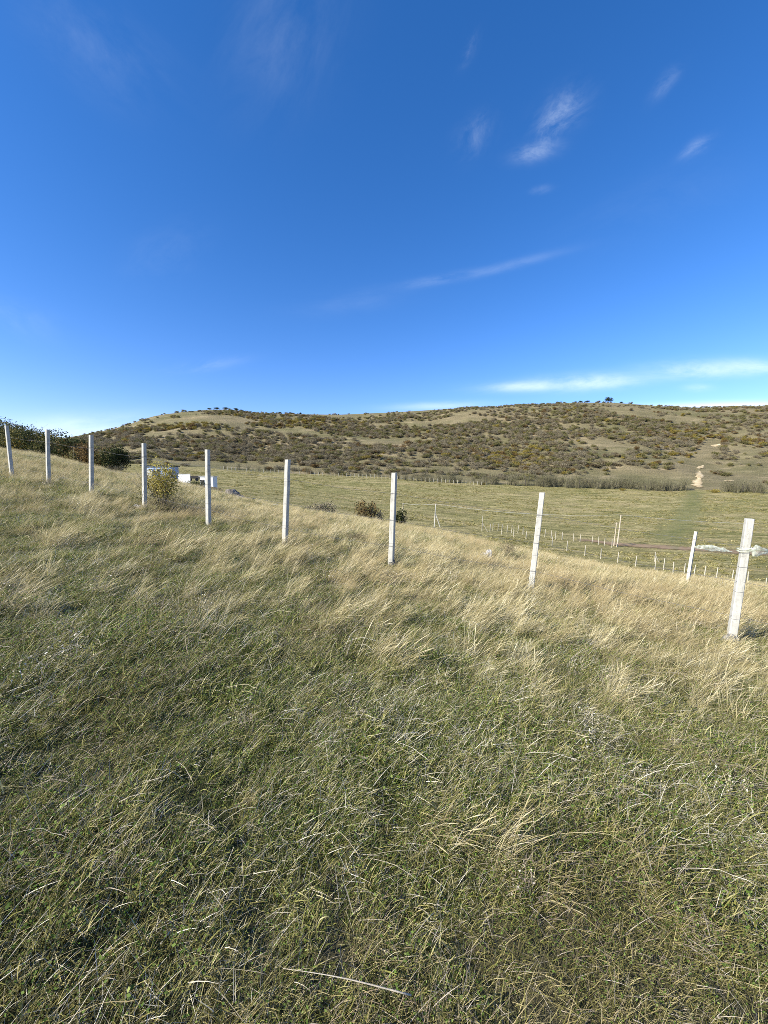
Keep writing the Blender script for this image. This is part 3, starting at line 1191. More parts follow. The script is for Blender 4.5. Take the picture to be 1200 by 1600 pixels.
pm['hedge'] = plant_mat('olive_grey_twigs', [(0, (.085, .080, .045)), (.5, (.16, .150, .085)), (1, (.27, .245, .15))], .15)
pm['pale'] = plant_mat('pale_yellow_leaves', [(0, (.16, .14, .03)), (.5, (.40, .33, .07)), (1, (.62, .54, .16))], .3)
kinds = []      # (mesh, kind word, label, weight)
for k, (lm, wt, lab) in enumerate([
        ('grey', .34, 'leafless grey bush on the far hillside'),
        ('umber', .20, 'brown withered bush on the far hillside'),
        ('olive', .30, 'dull olive bush on the far hillside'),
        ('yellow', .025, 'yellow autumn bush on the far hillside'),
        ('rust', .03, 'rust autumn bush on the far hillside')]):
    ms_ = []
    for v in range(4):
        sd = 900 + k * 17 + v
        if lm == 'grey':
            ms_.append(shrub_mesh('shrub', sd, 2.2, 2.0, 'grey', nl=900, nt=110, size=.34, tw=.06, elong=2.4, lobes=5 + v))
        else:
            ms_.append(shrub_mesh('shrub', sd, 2.0, 2.0, lm, nl=900, nt=24, size=.30, tw=.05, elong=1.2, lobes=5 + v))
    kinds.append((ms_, lm, lab, wt))

hp = np.random.default_rng(123)
n_try = 24000
hy = 206 + (476 - 206) * hp.random(n_try) ** .85
hx = hp.uniform(-1.3, 1.3, n_try) * hy
dn = .50 + fbm(hx * .42, hy * 1.7, 36, 4, 71) * 1.9 + fbm(hx, hy, 12, 2, 75) * .5
uu = hx / hy
# a grassy belt behind the hedgerow, a bare top, and open turf on the left peak
tt_ = (hy - 204) / (476 - 204)
dn -= .75 * (1 - sstep(.06, .22, tt_)) * sstep(-.25, .1, uu)
dn -= .35 * (1 - sstep(.02, .12, tt_))
dn -= .45 * sstep(.80, .97, tt_)
dn -= .75 * (1 - sstep(-.42, -.28, uu)) * sstep(.42, .6, tt_)
dn += .35 * sstep(.55, .75, uu) * sstep(.22, .34, tt_)
dn += .25 * sstep(.12, .25, tt_) * (1 - sstep(.5, .72, tt_))
sc_x = np.interp(hy, [204, 290, 330], [(1090 - 600) / F, (1092 - 600) / F, (1110 - 600) / F]) * hy
dn[(np.abs(hx - sc_x) < 7) & (hy < 335)] = -1
keep = hp.random(n_try) < np.clip(dn, 0, 1)
hx, hy = hx[keep], hy[keep]
hs = hp.uniform(.5, 1.0, len(hx)) ** 1.3 * 1.5 * (1 - .35 * sstep(380, 476, hy))
hz = H(hx, hy)
yel = fbm(hx, hy, 60, 3, 81)
# patches of autumn colour seen on the real slope
hot = np.zeros(len(hx))
for X_, D_, r_ in ((480, 385, 26), (365, 375, 30), (1110, 330, 26), (1060, 290, 20), (1155, 320, 20), (800, 275, 22), (1040, 262, 16), (290, 350, 24)):
    cx, cy = XD(X_, D_)
    hot = np.maximum(hot, np.exp(-(((hx - cx) / r_) ** 2 + ((hy - cy) / (r_ * .7)) ** 2)))
wts = np.array([k[3] for k in kinds])
sel = []
for i in range(len(hx)):
    w = wts.copy()
    w[3] *= 1 + 40 * hot[i]
    w[4] *= 1 + 14 * hot[i] + 2 * max(yel[i], 0)
    w[0] *= 1.0 + .8 * (hy[i] < 330) - .3 * (hy[i] > 400)
    sel.append(hp.choice(5, p=w / w.sum()))
sel = np.array(sel)
infr = np.abs(hx / hy) < 1.0
score = np.where(infr, hs / hy, -1)
order = np.argsort(-score)
N_IND = 290
first = {}
for i in order[:N_IND]:
    ms_, lm, lab, _ = kinds[sel[i]]
    me = ms_[int(hp.integers(4))]
    o = bpy.data.objects.new('hill_shrub', me)
    COL.objects.link(o)
    o.location = (hx[i], hy[i], hz[i] - .12)
    o.rotation_euler = (0, 0, hp.random() * 6.28)
    s_ = hs[i]
    o.scale = (s_ * hp.uniform(1.0, 1.6), s_ * hp.uniform(.9, 1.3), s_ * hp.uniform(.6, .9))
    Xp = 600 + hx[i] / hy[i] * F
    zone = ('below the left peak' if Xp < 430 else 'in the middle of the ridge' if Xp < 740 else
            'below the round skyline tree' if Xp < 1050 else 'around the bare earth scar')
    lvl = 'foot' if hy[i] < 250 else 'lower part' if hy[i] < 300 else 'upper part'
    tag(o, '%s, %s of the hillside %s' % (lab.replace(' on the far hillside', ''), lvl, zone), 'bush', lm + ' bushes on the far hillside')

c_sh = bpy.data.collections.new('hill_scrub')
k = 0
for ms_, lm, lab, _ in kinds:
    for me in ms_:
        o = bpy.data.objects.new('scrub_%02d' % k, me)
        c_sh.objects.link(o)
        k += 1
rest = order[N_IND:]
Pn = np.stack([hx[rest], hy[rest], hz[rest] - .12], 1)
rot = np.stack([np.zeros(len(rest)), np.zeros(len(rest)), hp.random(len(rest)) * 6.28], 1)
scatter('hillside_scrub', c_sh, Pn, rot, hs[rest], sel[rest] * 4 + hp.integers(0, 4, len(rest)),
        'dense low autumn scrub covering the far hillside', 'scrub')


# hedgerow of bare grey trees along the back of the field
def bare_tree_meshes(seed, h, rad):
    tb = MB()
    g = random.Random(seed)
    for s in range(g.randint(2, 4)):
        a = g.random() * 6.28
        x, y = math.cos(a) * .25, math.sin(a) * .25
        pts = [(x, y, -.2)]
        for k in range(1, 5):
            x += math.cos(a) * rad * .10 + g.uniform(-.12, .12)
            y += math.sin(a) * rad * .10 + g.uniform(-.12, .12)
            pts.append((x, y, h * .17 * k))
        tb.tube(pts, [.13, .11, .09, .06, .03], 5)
    Vp, fp, vp, mp = merge([(shrub_geo(620, rad, h * 1.02, .55, seed, lobes=7, elong=5, up=.9), 0),
                            (twig_geo(90, rad, h * .98, .075, seed + 9, base=.3, spread=(3, 38)), 0)])
    cm = mesh_np('crown', Vp, fp, [pm['hedge']], {'var': vp}, mat_idx=mp)
    return tb, cm


protos = []
for v in range(5):
    tb, cm = bare_tree_meshes(40 + v, 6.0, 2.3)
    me = bpy.data.meshes.new('trunk')
    me.from_pydata(tb.v, [], tb.f)
    me.materials.append(m_bark)
    protos.append((me, cm))
hr = random.Random(5)
hedge = []
X_ = 622.0
while X_ < 1075:
    dens_ = hr.random()
    hedge.append((X_, 201 + hr.uniform(-2.5, 3.5), (.62 + .38 * min(1, max(0, (X_ - 660) / 160))) * hr.uniform(.75, 1.15)))
    X_ += hr.uniform(6.5, 11.5) + (10 if hr.random() < .14 else 0)
for X_ in (1140, 1149, 1158, 1168, 1178, 1190, 1132, 1210, 1225):
    hedge.append((X_, 199 + hr.uniform(-3, 3), hr.uniform(.8, 1.1)))
for X_ in range(352, 620, 16):
    hedge.append((X_ + hr.uniform(-5, 5), 207 + hr.uniform(-1, 6), hr.uniform(.35, .6)))
for i, (X_, D_, s_) in enumerate(hedge):
    p = at(X_, D_)
    t_ = thing('bare_tree', ('leafless grey tree in the hedgerow, ' + ('thin left end' if X_ < 740 else 'middle stretch behind the leaning near post' if X_ < 900 else 'stretch behind the tall leaning pole' if X_ < 1000 else 'right end beside the bare earth scar')) if X_ > 620 and X_ < 1100 else
               (('leafless grey tree of the right clump, ' + ('left half beside the yellow bush' if X_ < 1155 else 'middle' if X_ < 1175 else 'cut by or near the right edge')) if X_ > 1100 else
                'small grey tree behind the far fence left of the hedgerow'), 'tree', p, hr.random() * 6.28,
               'trees of the hedgerow' if X_ > 620 and X_ < 1100 else ('trees of the right clump' if X_ > 1100 else 'low trees behind the far fence'))
    t_.scale = (s_ * 1.15, s_ * 1.15, s_ * 1.15)
    tm_, cm_ = protos[i % 5]
    link('trunk', tm_, t_)
    link('crown', cm_, t_)

for X_, D_, s_, lm, lab in ((1118, 197, .75, 'yellow', 'bright olive yellow bush beside the green track at the hill foot'),
                            (973, 197, .55, 'yellow', 'small yellow green bush in front of the hedgerow'),
                            (757, 199, .5, 'yellow', 'little yellowish bush at the left end of the dense hedgerow'),
                            (1050, 292, 1.1, 'yellow', 'broad golden bush above the bare earth scar')):
    kd = [k for k in kinds if k[1] == lm][0]
    o = bpy.data.objects.new('autumn_bush', kd[0][1])
    COL.objects.link(o)
    o.location = at(X_, D_) - Vector((0, 0, .1))
    o.scale = (s_ * 1.3, s_ * 1.3, s_ * 1.2)
    tag(o, lab, 'bush')


# trees standing on the skyline
def leafy_tree(name, label, cat, loc, h, rad, leafm, seed, n=1500, size=.35, trunk_h=.35, group=None, lobes=9, stems=1, elong=1.1, twigs=0, mats=None):
    t_ = thing(name, label, cat, loc, 0, group)
    g = random.Random(seed)
    tb = MB()
    for s in range(stems):
        a = g.random() * 6.28
        x = math.cos(a) * .12 * rad * (stems > 1)
        y = math.sin(a) * .12 * rad * (stems > 1)
        pts = [(x, y, -.25)]
        kx, ky = (math.cos(a) * rad * .13, math.sin(a) * rad * .13) if stems > 1 else (0, 0)
        for k in range(1, 6):
            x += kx + g.uniform(-.05, .05) * rad
            y += ky + g.uniform(-.05, .05) * rad
            pts.append((x, y, h * .15 * k))
        r0 = .035 * h / math.sqrt(stems)
        tb.tube(pts, [r0, r0 * .8, r0 * .65, r0 * .5, r0 * .3, r0 * .12], 6)
        for b_ in range(4):
            q_ = Vector(pts[2 + b_ % 3])
            aa = g.random() * 6.28
            e_ = q_ + Vector((math.cos(aa) * rad * .6, math.sin(aa) * rad * .6, h * g.uniform(.12, .3)))
            tb.tube([q_, (q_ + e_) / 2 + Vector((0, 0, .05 * h)), e_], [r0 * .4, r0 * .25, r0 * .08], 5)
    tb.build('stem' if stems > 1 else 'trunk', m_bark, t_)
    parts = [(shrub_geo(n, rad, h, size, seed, lobes=lobes, elong=elong, low=.12), 0)]
    if twigs:
        parts.append((twig_geo(twigs, rad, h * 1.02, .02 * h / 2, seed + 3, base=.3, spread=(4, 55)), 1))
    if mats and len(mats) > 1:
        parts.append((shrub_geo(n // 3, rad * 1.02, h * .95, size, seed + 77, lobes=lobes // 2 + 1, elong=elong, low=.12), 2))
    Vp, fp, vp, mp = merge(parts)
    me = mesh_np('foliage', Vp, fp, [pm[leafm], pm['grey']] + ([pm[mats[1]]] if mats and len(mats) > 1 else []), {'var': vp}, mat_idx=mp)
    link('foliage' if stems > 1 else 'crown', me, t_)
    return t_


leafy_tree('ridge_tree', 'small round dark tree alone on the hill skyline at the right', 'tree', at(951, 476) - Vector((0, 0, .3)), 6.4, 4.4, 'dark', 31, n=900, size=.8)
sk = random.Random(9)
SKY = [(328, 4, 'dark'), (338, 6, 'dark'), (352, 6, 'dark'), (358, 4, 'olive'), (368, 5, 'dark'), (378, 4, 'dark'), (385, 3, 'olive'), (437, 4, 'dark'), (446, 3, 'dark'),
       (455, 4, 'dark'), (470, 4, 'dark'), (515, 3, 'olive'), (545, 3, 'olive'), (620, 3, 'olive'), (640, 3, 'umber'), (873, 5, 'olive'), (900, 4, 'dark'), (908, 5, 'dark'),
       (917, 4, 'dark'), (935, 5, 'rust'), (943, 4, 'olive'), (970, 4, 'dark'), (985, 5, 'olive'), (1030, 3, 'olive'), (1050, 3, 'dark'), (1140, 3, 'dark'), (800, 3, 'olive'), (833, 4, 'umber')]
sky_m = {lm: mesh_np('shrub', *shrub_geo(420, 2.6, 2.4, .55, 800 + i, lobes=6)[:2], [pm[lm]], {'var': rng.random(1680)}) for i, lm in enumerate(('dark', 'olive', 'umber', 'rust'))}
for X_, s_, lm in SKY:
    o = bpy.data.objects.new('skyline_shrub', sky_m[lm])
    COL.objects.link(o)
    D_ = 474 + sk.uniform(-4, 2)
    o.location = at(X_, D_) - Vector((0, 0, .2))
    k_ = s_ / 5 * sk.uniform(.85, 1.15)
    o.scale = (k_ * 1.3, k_ * 1.3, k_)
    o.rotation_euler = (0, 0, sk.random() * 6.28)
    tag(o, {'dark': 'dark green bush on the skyline of the hill', 'olive': 'olive bush on the skyline of the hill',
            'umber': 'brown bush on the skyline of the hill', 'rust': 'rusty bush on the skyline beside the round tree'}[lm], 'bush', lm + ' bushes on the skyline')

# thicket on the shoulder at the left
TH = [
    # X, D, height, radius, leaf, second, label
    (-60, 56, 5.4, 4.0, 'dark', 'olive', 'tall dark thicket bush cut by the left edge of the photo'),
    (-18, 55, 4.8, 3.2, 'dark', 'umber', 'dark bush with bare twigs on top behind the first post'),
    (16, 54, 4.1, 2.9, 'dark', 'olive', 'dark green bush just right of the first post'),
    (40, 53, 3.7, 2.7, 'olive', 'yellow', 'olive bush tinged yellow between the first two posts'),
    (64, 51.5, 3.5, 2.5, 'dark', 'yellow', 'dark bush with yellow leaves behind the second post'),
    (90, 50.5, 3.4, 2.5, 'dark', 'olive', 'dark green bush just right of the second post'),
    (112, 49.5, 3.1, 2.3, 'dark', 'rust', 'dark bush with rusty leaves left of the third post'),
    (132, 48.5, 2.8, 1.8, 'olive', 'rust', 'small olive bush behind the third post'),
    (156, 47, 3.4, 2.0, 'rust', 'olive', 'rust and green bush just right of the third post'),
    (177, 46.5, 3.2, 1.8, 'dark', 'olive', 'dark bush at the right end of the thicket'),
]
for i, (X_, D_, h_, r_, l1, l2, lab) in enumerate(TH):
    p = at(X_, D_)
    leafy_tree('thicket_bush', lab, 'bush', p - Vector((0, 0, .1)), h_, r_, l1, 60 + i, n=4200, size=.20, stems=4, lobes=11,
               group='thicket bushes on the left shoulder', twigs=60, mats=(l1, l2))
for X_, D_, h_, r_, lab in ((178, 43, 1.0, 1.3, 'grey leafless scrub in front of the dark thicket end'), (208, 40, .55, .7, 'low grey tuft of scrub on the slope left of the fourth post'),
                            (167, 46, .9, 1.2, 'grey green scrub at the foot of the rusty bush'), (30, 46, .5, 2.0, 'low dry scrub under the left thicket')):
    Vp, fp, vp, mp = merge([(shrub_geo(700, r_, h_, .10, int(X_), lobes=6, elong=3), 0), (twig_geo(80, r_, h_, .02, int(X_) + 4, base=.4, spread=(5, 60)), 1)])
    o = link('low_scrub', mesh_np('low_scrub', Vp, fp, [pm['grey'], pm['grey']], {'var': vp}, mat_idx=mp), loc=at(X_, D_))
    tag(o, lab, 'scrub')

# yellow leaved bush behind the fourth post
pYB = at(253, 12.9)
leafy_tree('yellow_bush', 'yellow leaved autumn bush standing just right of the fourth post', 'bush', pYB - Vector((.0, 0, .03)), 1.50, .56, 'pale', 91,
           n=3200, size=.052, stems=5, lobes=12, twigs=50, mats=('pale', 'olive'))
for X_, D_, h_, r_, lm, lab in ((270, 12.6, .55, .55, 'umber', 'reddish brown dry weeds at the foot of the yellow bush'),
                                (302, 12.0, .42, .60, 'grey', 'dead grey scrub left of the fifth post'),
                                (795, 15.0, .80, .50, 'umber', 'dark dry brown bush right of the white rubble'),
                                (560, 11.0, .30, .5, 'umber', 'low reddish weeds in the straw left of the middle post'),
                                (140, 16.2, .28, .5, 'grey', 'dead grey weeds beside the third post foot')):
    Vp, fp, vp, mp = merge([(shrub_geo(1300, r_, h_, .035, int(X_), lobes=7, elong=2), 0), (twig_geo(120, r_, h_, .007, int(X_) + 4, base=.4, spread=(5, 65)), 1)])
    o = link('dry_bush', mesh_np('dry_bush', Vp, fp, [pm[lm], pm['grey']], {'var': vp}, mat_idx=mp), loc=at(X_, D_))
    tag(o, lab, 'dry bush')

# bushes just past the crest
for X_, D_, h_, r_, lm, l2, lab in ((572, 42, 3.1, 1.25, 'rust', 'olive', 'rusty round bush beyond the crest left of the middle post'),
                                    (590, 42.5, 2.1, .7, 'grey', 'umber', 'small brown bush touching the rusty round bush'),
                                    (625, 39, 2.4, .8, 'dark', 'olive', 'dark green bush beyond the crest just right of the middle post'),
                                    (500, 43, 2.3, 2.2, 'grey', 'dark', 'flat dark bramble heap beyond the crest right of the sixth post')):
    leafy_tree('crest_bush', lab, 'bush', at(X_, D_) - Vector((0, 0, .1)), h_, r_, lm, int(X_), n=1500, size=.17, stems=3, lobes=8, twigs=40, mats=(lm, l2))


for X_, D_, h_, r_, lm, lab in ((300, 46, .9, 1.5, 'dark', 'low dark scrub in front of the farm trailer and low wall'),
                                (330, 45, .8, 1.3, 'umber', 'low brown scrub in front of the white shed'),
                                (410, 50, .8, 2.2, 'dark', 'low dark scrub patch past the crest left of the sixth post'),
                                (432, 52, .7, 1.8, 'olive', 'low olive scrub patch past the crest just left of the sixth post'),
                                (470, 49, 1.0, 2.6, 'dark', 'wide low dark scrub patch past the crest right of the sixth post'),
                                (530, 48, .9, 2.0, 'umber', 'low brown scrub patch left of the rusty round bush'),
                                (736, 66, 1.2, 2.6, 'olive', 'low olive scrub patch at the foot of the braced pole'),
                                (715, 68, .9, 2.2, 'grey', 'low grey scrub patch left of the braced pole'),
                                (800, 74, 1.0, 3.0, 'olive', 'low scrub patch among the valley fence rows')):
    Vp, fp, vp, mp = merge([(shrub_geo(1500, r_, h_, .16, int(X_), lobes=9, elong=1.5), 0), (twig_geo(60, r_, h_, .02, int(X_) + 4, base=.5, spread=(5, 65)), 1)])
    o = link('low_scrub', mesh_np('low_scrub', Vp, fp, [pm[lm], pm['grey']], {'var': vp}, mat_idx=mp), loc=at(X_, D_))
    tag(o, lab, 'scrub')


# ------------------------------------------------------------------ stones
def stone_mesh(sz, seed, mat):
    import bmesh
    bm = bmesh.new()
    bmesh.ops.create_icosphere(bm, subdivisions=3, radius=1)
    g = np.random.default_rng(seed)
    o1, o2, o3 = g.random(3) * 50
    for v in bm.verts:
        c = v.co
        n_ = float(vnoise(c.x * 1.3 + o1, c.y * 1.3 + c.z * .9, 1, 1)) * .32 + float(vnoise(c.x * 4 + o2, c.z * 4 + c.y * 3, 1, 2)) * .10
        v.co = c * (1 + n_)
        v.co.x *= sz[0]
        v.co.y *= sz[1]
        v.co.z *= sz[2]
    me = bpy.data.meshes.new('stone')
    bm.to_mesh(me)
    bm.free()
    me.materials.append(mat)
    return me


def stones(spec, name, lab, grp, mat):
    for i, (X_, D_, sx, sy, sz_, l_) in enumerate(spec):
        p = at(X_, D_)
        o = link(name, stone_mesh((sx, sy, sz_), i + int(X_), mat), loc=p + Vector((0, 0, sz_ * .75)))
        o.rotation_euler = (0, 0, i * 1.3)
        tag(o, l_, 'stone', grp)


stones([(212, 12.05, .07, .05, .05, 'white mortar crumb left of the foot of the fourth post'),
        (217, 11.95, .05, .05, .06, 'small white mortar crumb at the foot of the fourth post'),
        (222, 11.9, .06, .04, .04, 'flat mortar crumb in front of the fourth post')], 'mortar_crumb', '', 'mortar crumbs at the fourth post', m_rock)
stones([(748, 13.6, .16, .10, .07, 'flat white slab of rubble lying in the straw'),
        (757, 13.5, .13, .11, .13, 'grey white rubble block at the right of the white slab'),
        (763, 13.9, .10, .09, .19, 'upright pale rubble block behind the white slab'),
        (754, 14.0, .10, .07, .09, 'small grey rubble block behind the white slab')], 'rubble', '', 'white rubble in the straw right of the middle post', m_rock)
stones([(362, 37, .55, .5, .48, 'dark boulder at the left of the crest stone heap'),
        (368, 37.5, .6, .5, .36, 'dark boulder in the middle of the crest stone heap'),
        (373, 37, .45, .4, .30, 'pale grey boulder at the right of the crest stone heap'),
        (378, 36.6, .40, .3, .22, 'low pale boulder at the right end of the crest stone heap')], 'boulder', '', 'stone heap on the crest right of the fifth post', m_darkrock)
stones([(432, 35.5, .5, .35, .22, 'grey stone on the crest just left of the sixth post'),
        (428, 35.6, .3, .3, .2, 'smaller grey stone beside the sixth post on the crest')], 'boulder', '', 'stones on the crest by the sixth post', m_rock)


# ------------------------------------------------------------------ concrete fence posts
def concrete_post(X, Yb, D, hgt, dtop, label, lit, ties, foot, rz=math.radians(-24), extras=None, w=.108):
    """X, Yb: foot; dtop: sideways offset of the top in metres; hgt: metres above the soil"""
    p = at(X, D)
    t_ = thing('concrete_post', label, 'fence post', p, 0, 'concrete posts of the near fence')
    import bmesh
    bm = bmesh.new()
    n = 9
    rings = []
    for i in range(n + 1):
        t = i / n
        z = -.25 + (hgt + .25) * t
        k = max(z, 0) / hgt
        ww = w * (1.04 - .10 * t)
        cx = dtop[0] * k
        cy = dtop[1] * k
        ring = []
        ch = .010
        for sx, sy in ((-1, -1), (1, -1), (1, 1), (-1, 1)):
            for e in (0, 1):
                # chamfered corners
                ax = sx * ww / 2
                ay = sy * ww / 2
                if (e == 0) != ((sx * sy) > 0):
                    ax -= sx * ch
                else:
                    ay -= sy * ch
                ax += random.uniform(-.0012, .0012)
                ay += random.uniform(-.0012, .0012)
                c_, s_ = math.cos(rz), math.sin(rz)
                ring.append(bm.verts.new((cx + ax * c_ - ay * s_, cy + ax * s_ + ay * c_, z + (random.uniform(-.004, .004) if i == n else 0))))
        rings.append(ring)
    for a_, b_ in zip(rings[:-1], rings[1:]):
        for i in range(8):
            j = (i + 1) % 8
            bm.faces.new((a_[i], a_[j], b_[j], b_[i]))
    bm.faces.new(rings[-1])
    bmesh.ops.recalc_face_normals(bm, faces=bm.faces)
    me = bpy.data.meshes.new('shaft')
    bm.to_mesh(me)
    bm.free()
    me.materials.append(m_conc)
    link('shaft', me, t_)
    for zf in ties:
        z = hgt * zf
        k = zf
        cx, cy = dtop[0] * k, dtop[1] * k
        r_ = w * .5 * 1.03
        tb = MB()
        c_, s_ = math.cos(rz), math.sin(rz)
        pts = []
        for ax, ay in ((-1, -1), (0, -1.0), (1, -1), (1, 0), (1, 1), (0, 1), (-1, 1), (-1, 0), (-1, -1)):
            ax, ay = ax * r_, ay * r_
            pts.append((cx + ax * c_ - ay * s_, cy + ax * s_ + ay * c_, z + random.uniform(-.004, .004)))
        tb.tube(pts, .0024 if X > 1000 else .0018, 5)
        tb.build('wire_tie', m_wire, t_)
    if foot:
        fm = stone_mesh((w * foot, w * foot, .14), int(X), m_mortar)
        f_ = link('mortar_foot', fm, t_, (0, 0, .02))
    return t_, p


POSTS = [
    (19, 15.4, 2.02, (-.05, 0), 'leftmost white concrete fence post at the left edge of the photo', (.35, .7), 0),
    (76, 14.1, 2.02, (.11, 0), 'second fence post from the left in front of the dark thicket', (.3, .75), 0),
    (143, 12.9, 2.02, (.12, 0), 'third fence post from the left in front of the rusty bush', (.3, .55, .8), 0),
    (226, 12.2, 2.05, (.09, 0), 'fence post with the yellow bush right behind it and mortar crumbs at its foot', (.3, .55, .8), .9),
    (326, 10.35, 2.05, (.05, 0), 'fence post in front of the white roofed building, fifth from the left', (.3, .55, .8), 0),
    (445, 9.0, 2.06, (.115, 0), 'fence post right of the crest stone heap, sixth from the left', (.25, .5, .75), .75),
    (611, 8.4, 2.06, (.07, 0), 'fence post in the middle of the photo near the rusty crest bush', (.25, .5, .78), .8),
    (829, 7.85, 2.08, (.17, 0), 'leaning fence post right of the white rubble', (.20, .38, .58, .76, .88), .85),
    (1142, 6.15, 2.06, (.14, 0), 'rightmost and nearest fence post with a knotted plastic bag and three wire ties', (.20, .42, .62), 1.05),
]
tops = []
for X_, D_, h_, dt, lab, ties, foot in POSTS:
    t_, p = concrete_post(X_, 0, D_, h_, dt, lab, True, ties, foot)
    tops.append((p, h_, dt))

# three strands of thin wire along the posts
for n_, zf in enumerate((.22, .5, .78)):
    tb = MB()
    pts = []
    for i, (p, h_, dt) in enumerate(tops):
        q_ = p + Vector((dt[0] * zf + .03, dt[1] * zf - .075, h_ * zf))
        if i:
            pm_ = (pts[-1] + q_) / 2 - Vector((0, 0, .035))
            pts.append(pm_)
        pts.append(q_)
    last = pts[-1]
    pts.append(last + Vector((1.3, -.62, -.22)))
    pts.append(last + Vector((2.6, -1.2, -.40)))
    tb.tube(pts, .0026, 4)
    o = tb.build('fence_wire', m_wire)
    tag(o, ('lowest', 'middle', 'top')[n_] + ' thin steel wire strung along the near concrete posts', 'wire', 'wires of the near fence')


# ------------------------------------------------------------------ plastic on two posts
def film(name, origin, length, wid, droop, seed, nseg=26, nw=12, knot=.05, rz=-.2, taper=1.0, rough=1.0, pointed=False):
    g = np.random.default_rng(seed)
    Vs = []
    for i in range(nseg + 1):
        t = i / nseg
        env = math.sin(math.pi * min(1, t * 1.02 + .02)) ** .7 * (1 - .25 * t) * taper
        if pointed:
            env = 1.05 * (min(1, (t + .04) / .28) ** .7) * (1 - t) ** .85
        env = max(env, .05 if pointed else .12)
        for j in range(nw + 1):
            s = j / nw * 2 * math.pi * .92
            r1_ = wid * env * (.5 + .16 * rough * float(vnoise(t * 5 + seed, j * .9, 1, 3)))
            x = t * length
            yv = math.cos(s) * r1_ * .45 + float(vnoise(t * 7, j * .7, 1, seed)) * wid * .12 * rough
            z = math.sin(s) * r1_ - droop * t * t + float(vnoise(t * 9, j * .8, 1, seed + 5)) * wid * .14 * rough
            Vs.append((x, yv, z))
    ix = np.arange((nseg + 1) * (nw + 1)).reshape(nseg + 1, nw + 1)
    f = np.stack([ix[:-1, :-1], ix[1:, :-1], ix[1:, 1:], ix[:-1, 1:]], -1).reshape(-1, 4)
    o = link(name, mesh_np(name, np.array(Vs), f, [m_film], smooth=True), loc=origin)
    o.rotation_euler = (0, 0, rz)
    return o


p9, h9, d9 = tops[-1]
pk = p9 + Vector((d9[0] * .75, 0, h9 * .755))
bag = film('plastic_bag', pk + Vector((.03, -.09, 0)), .34, .21, .03, 3, rz=.1, rough=.45, pointed=True)
tag(bag, 'greenish clear plastic bag knotted round the nearest right post', 'plastic bag')
kb = MB()
for i in range(2):
    r_ = .068
    c_, s_ = math.cos(math.radians(-24)), math.sin(math.radians(-24))
    pts = [(ax * r_ * c_ - ay * r_ * s_ - .03, ax * r_ * s_ + ay * r_ * c_ + .09, .02 - i * .035 + .012 * ax) for ax, ay in
           ((-1, -1), (0, -1.08), (1, -1), (1.08, 0), (1, 1), (0, 1.08), (-1, 1), (-1.08, 0), (-1, -1))]
    kb.tube(pts, [.012, .017, .014, .010, .012, .010, .012, .012, .012], 6)
kb.tube([(-.02, 0, .05), (.01, -.01, .02), (.03, 0, -.02), (.02, -.01, -.07), (.03, 0, -.10)], [.008, .022, .028, .018, .006], 7)
kb.build('knot', m_film, bag, smooth=True)


# ------------------------------------------------------------------ fence posts down in the valley
def slim_post(name, X, D, hgt, lean, label, group, w=.12, brace=None, mat=None):
    p = at(X, D)
    mb = MB()
    M_ = Matrix.Rotation(.4, 3, 'Z')
    n_ = 3
    b0 = Vector((0, 0, -.3))
    e0 = Vector((lean * hgt, 0, hgt))
    mb.tube([b0, (b0 + e0) / 2, e0], [w / 2 * 1.25, w / 2 * 1.18, w / 2 * 1.05], 4)
    if brace is None:
        o = mb.build(name, mat or m_palepost, None, p)
        return tag(o, label, 'fence post', group)
    t_ = thing(name, label, 'fence post', p, 0, group)
    mb.build('upright', mat or m_palepost, t_)
    bb = MB()
    bb.tube([(brace[0], 0, -.3), (e0 * brace[1])], w * .42, 5)
    bb.build('brace', mat or m_palepost, t_)
    return t_


p10 = at(1073, 14.8)
t10 = thing('concrete_post', 'mid distance white post trailing a torn plastic sheet, below the far dirt road', 'fence post', p10)
mb = MB()
mb.tube([(0, 0, -.25), (.10, 0, .95), (.22, 0, 2.1)], [.075, .07, .064], 4)
mb.build('shaft', m_conc, t10)
sheet_o = film('plastic_sheet', p10 + Vector((.15, -.08, 1.50)), 1.40, .24, .18, 8, nseg=40, rz=-.05, taper=1.0)
tag(sheet_o, 'torn pale plastic sheet blown sideways from the mid distance post', 'plastic sheet')

vr = random.Random(3)
NEAR = [(744, 92), (786, 90), (803, 88), (823, 83), (864, 79), (887, 74), (915, 72), (940, 70), (966, 67), (994, 62), (1025, 60), (1038, 58), (1053, 56),
        (1068, 55), (1086, 52), (1101, 49), (1120, 46), (1145, 43), (1169, 41), (1196, 38), (1228, 36), (1262, 34)]
NEARXY = [(767, 818), (785, 822), (804, 826), (823, 829), (864, 838), (887, 845), (915, 852), (940, 857), (966, 862), (994, 868),
          (1025, 871), (1038, 872), (1053, 877), (1070, 880), (1085, 882), (1101, 884), (1120, 886), (1144, 890), (1169, 893), (1197, 901), (1228, 908)]


def depth_for_top(X, Ytop, h):
    """depth at which a post of height h on bearing X shows its top on photo row Ytop"""
    e = float(evY(Ytop))
    ds = np.linspace(36, 130, 400)
    xs = (X - 600) / F * ds
    zz = (H(xs, ds) + h) / ds
    k = np.where(np.diff(np.sign(zz - e)))[0]
    return float(ds[k[-1]]) if len(k) else 90.0


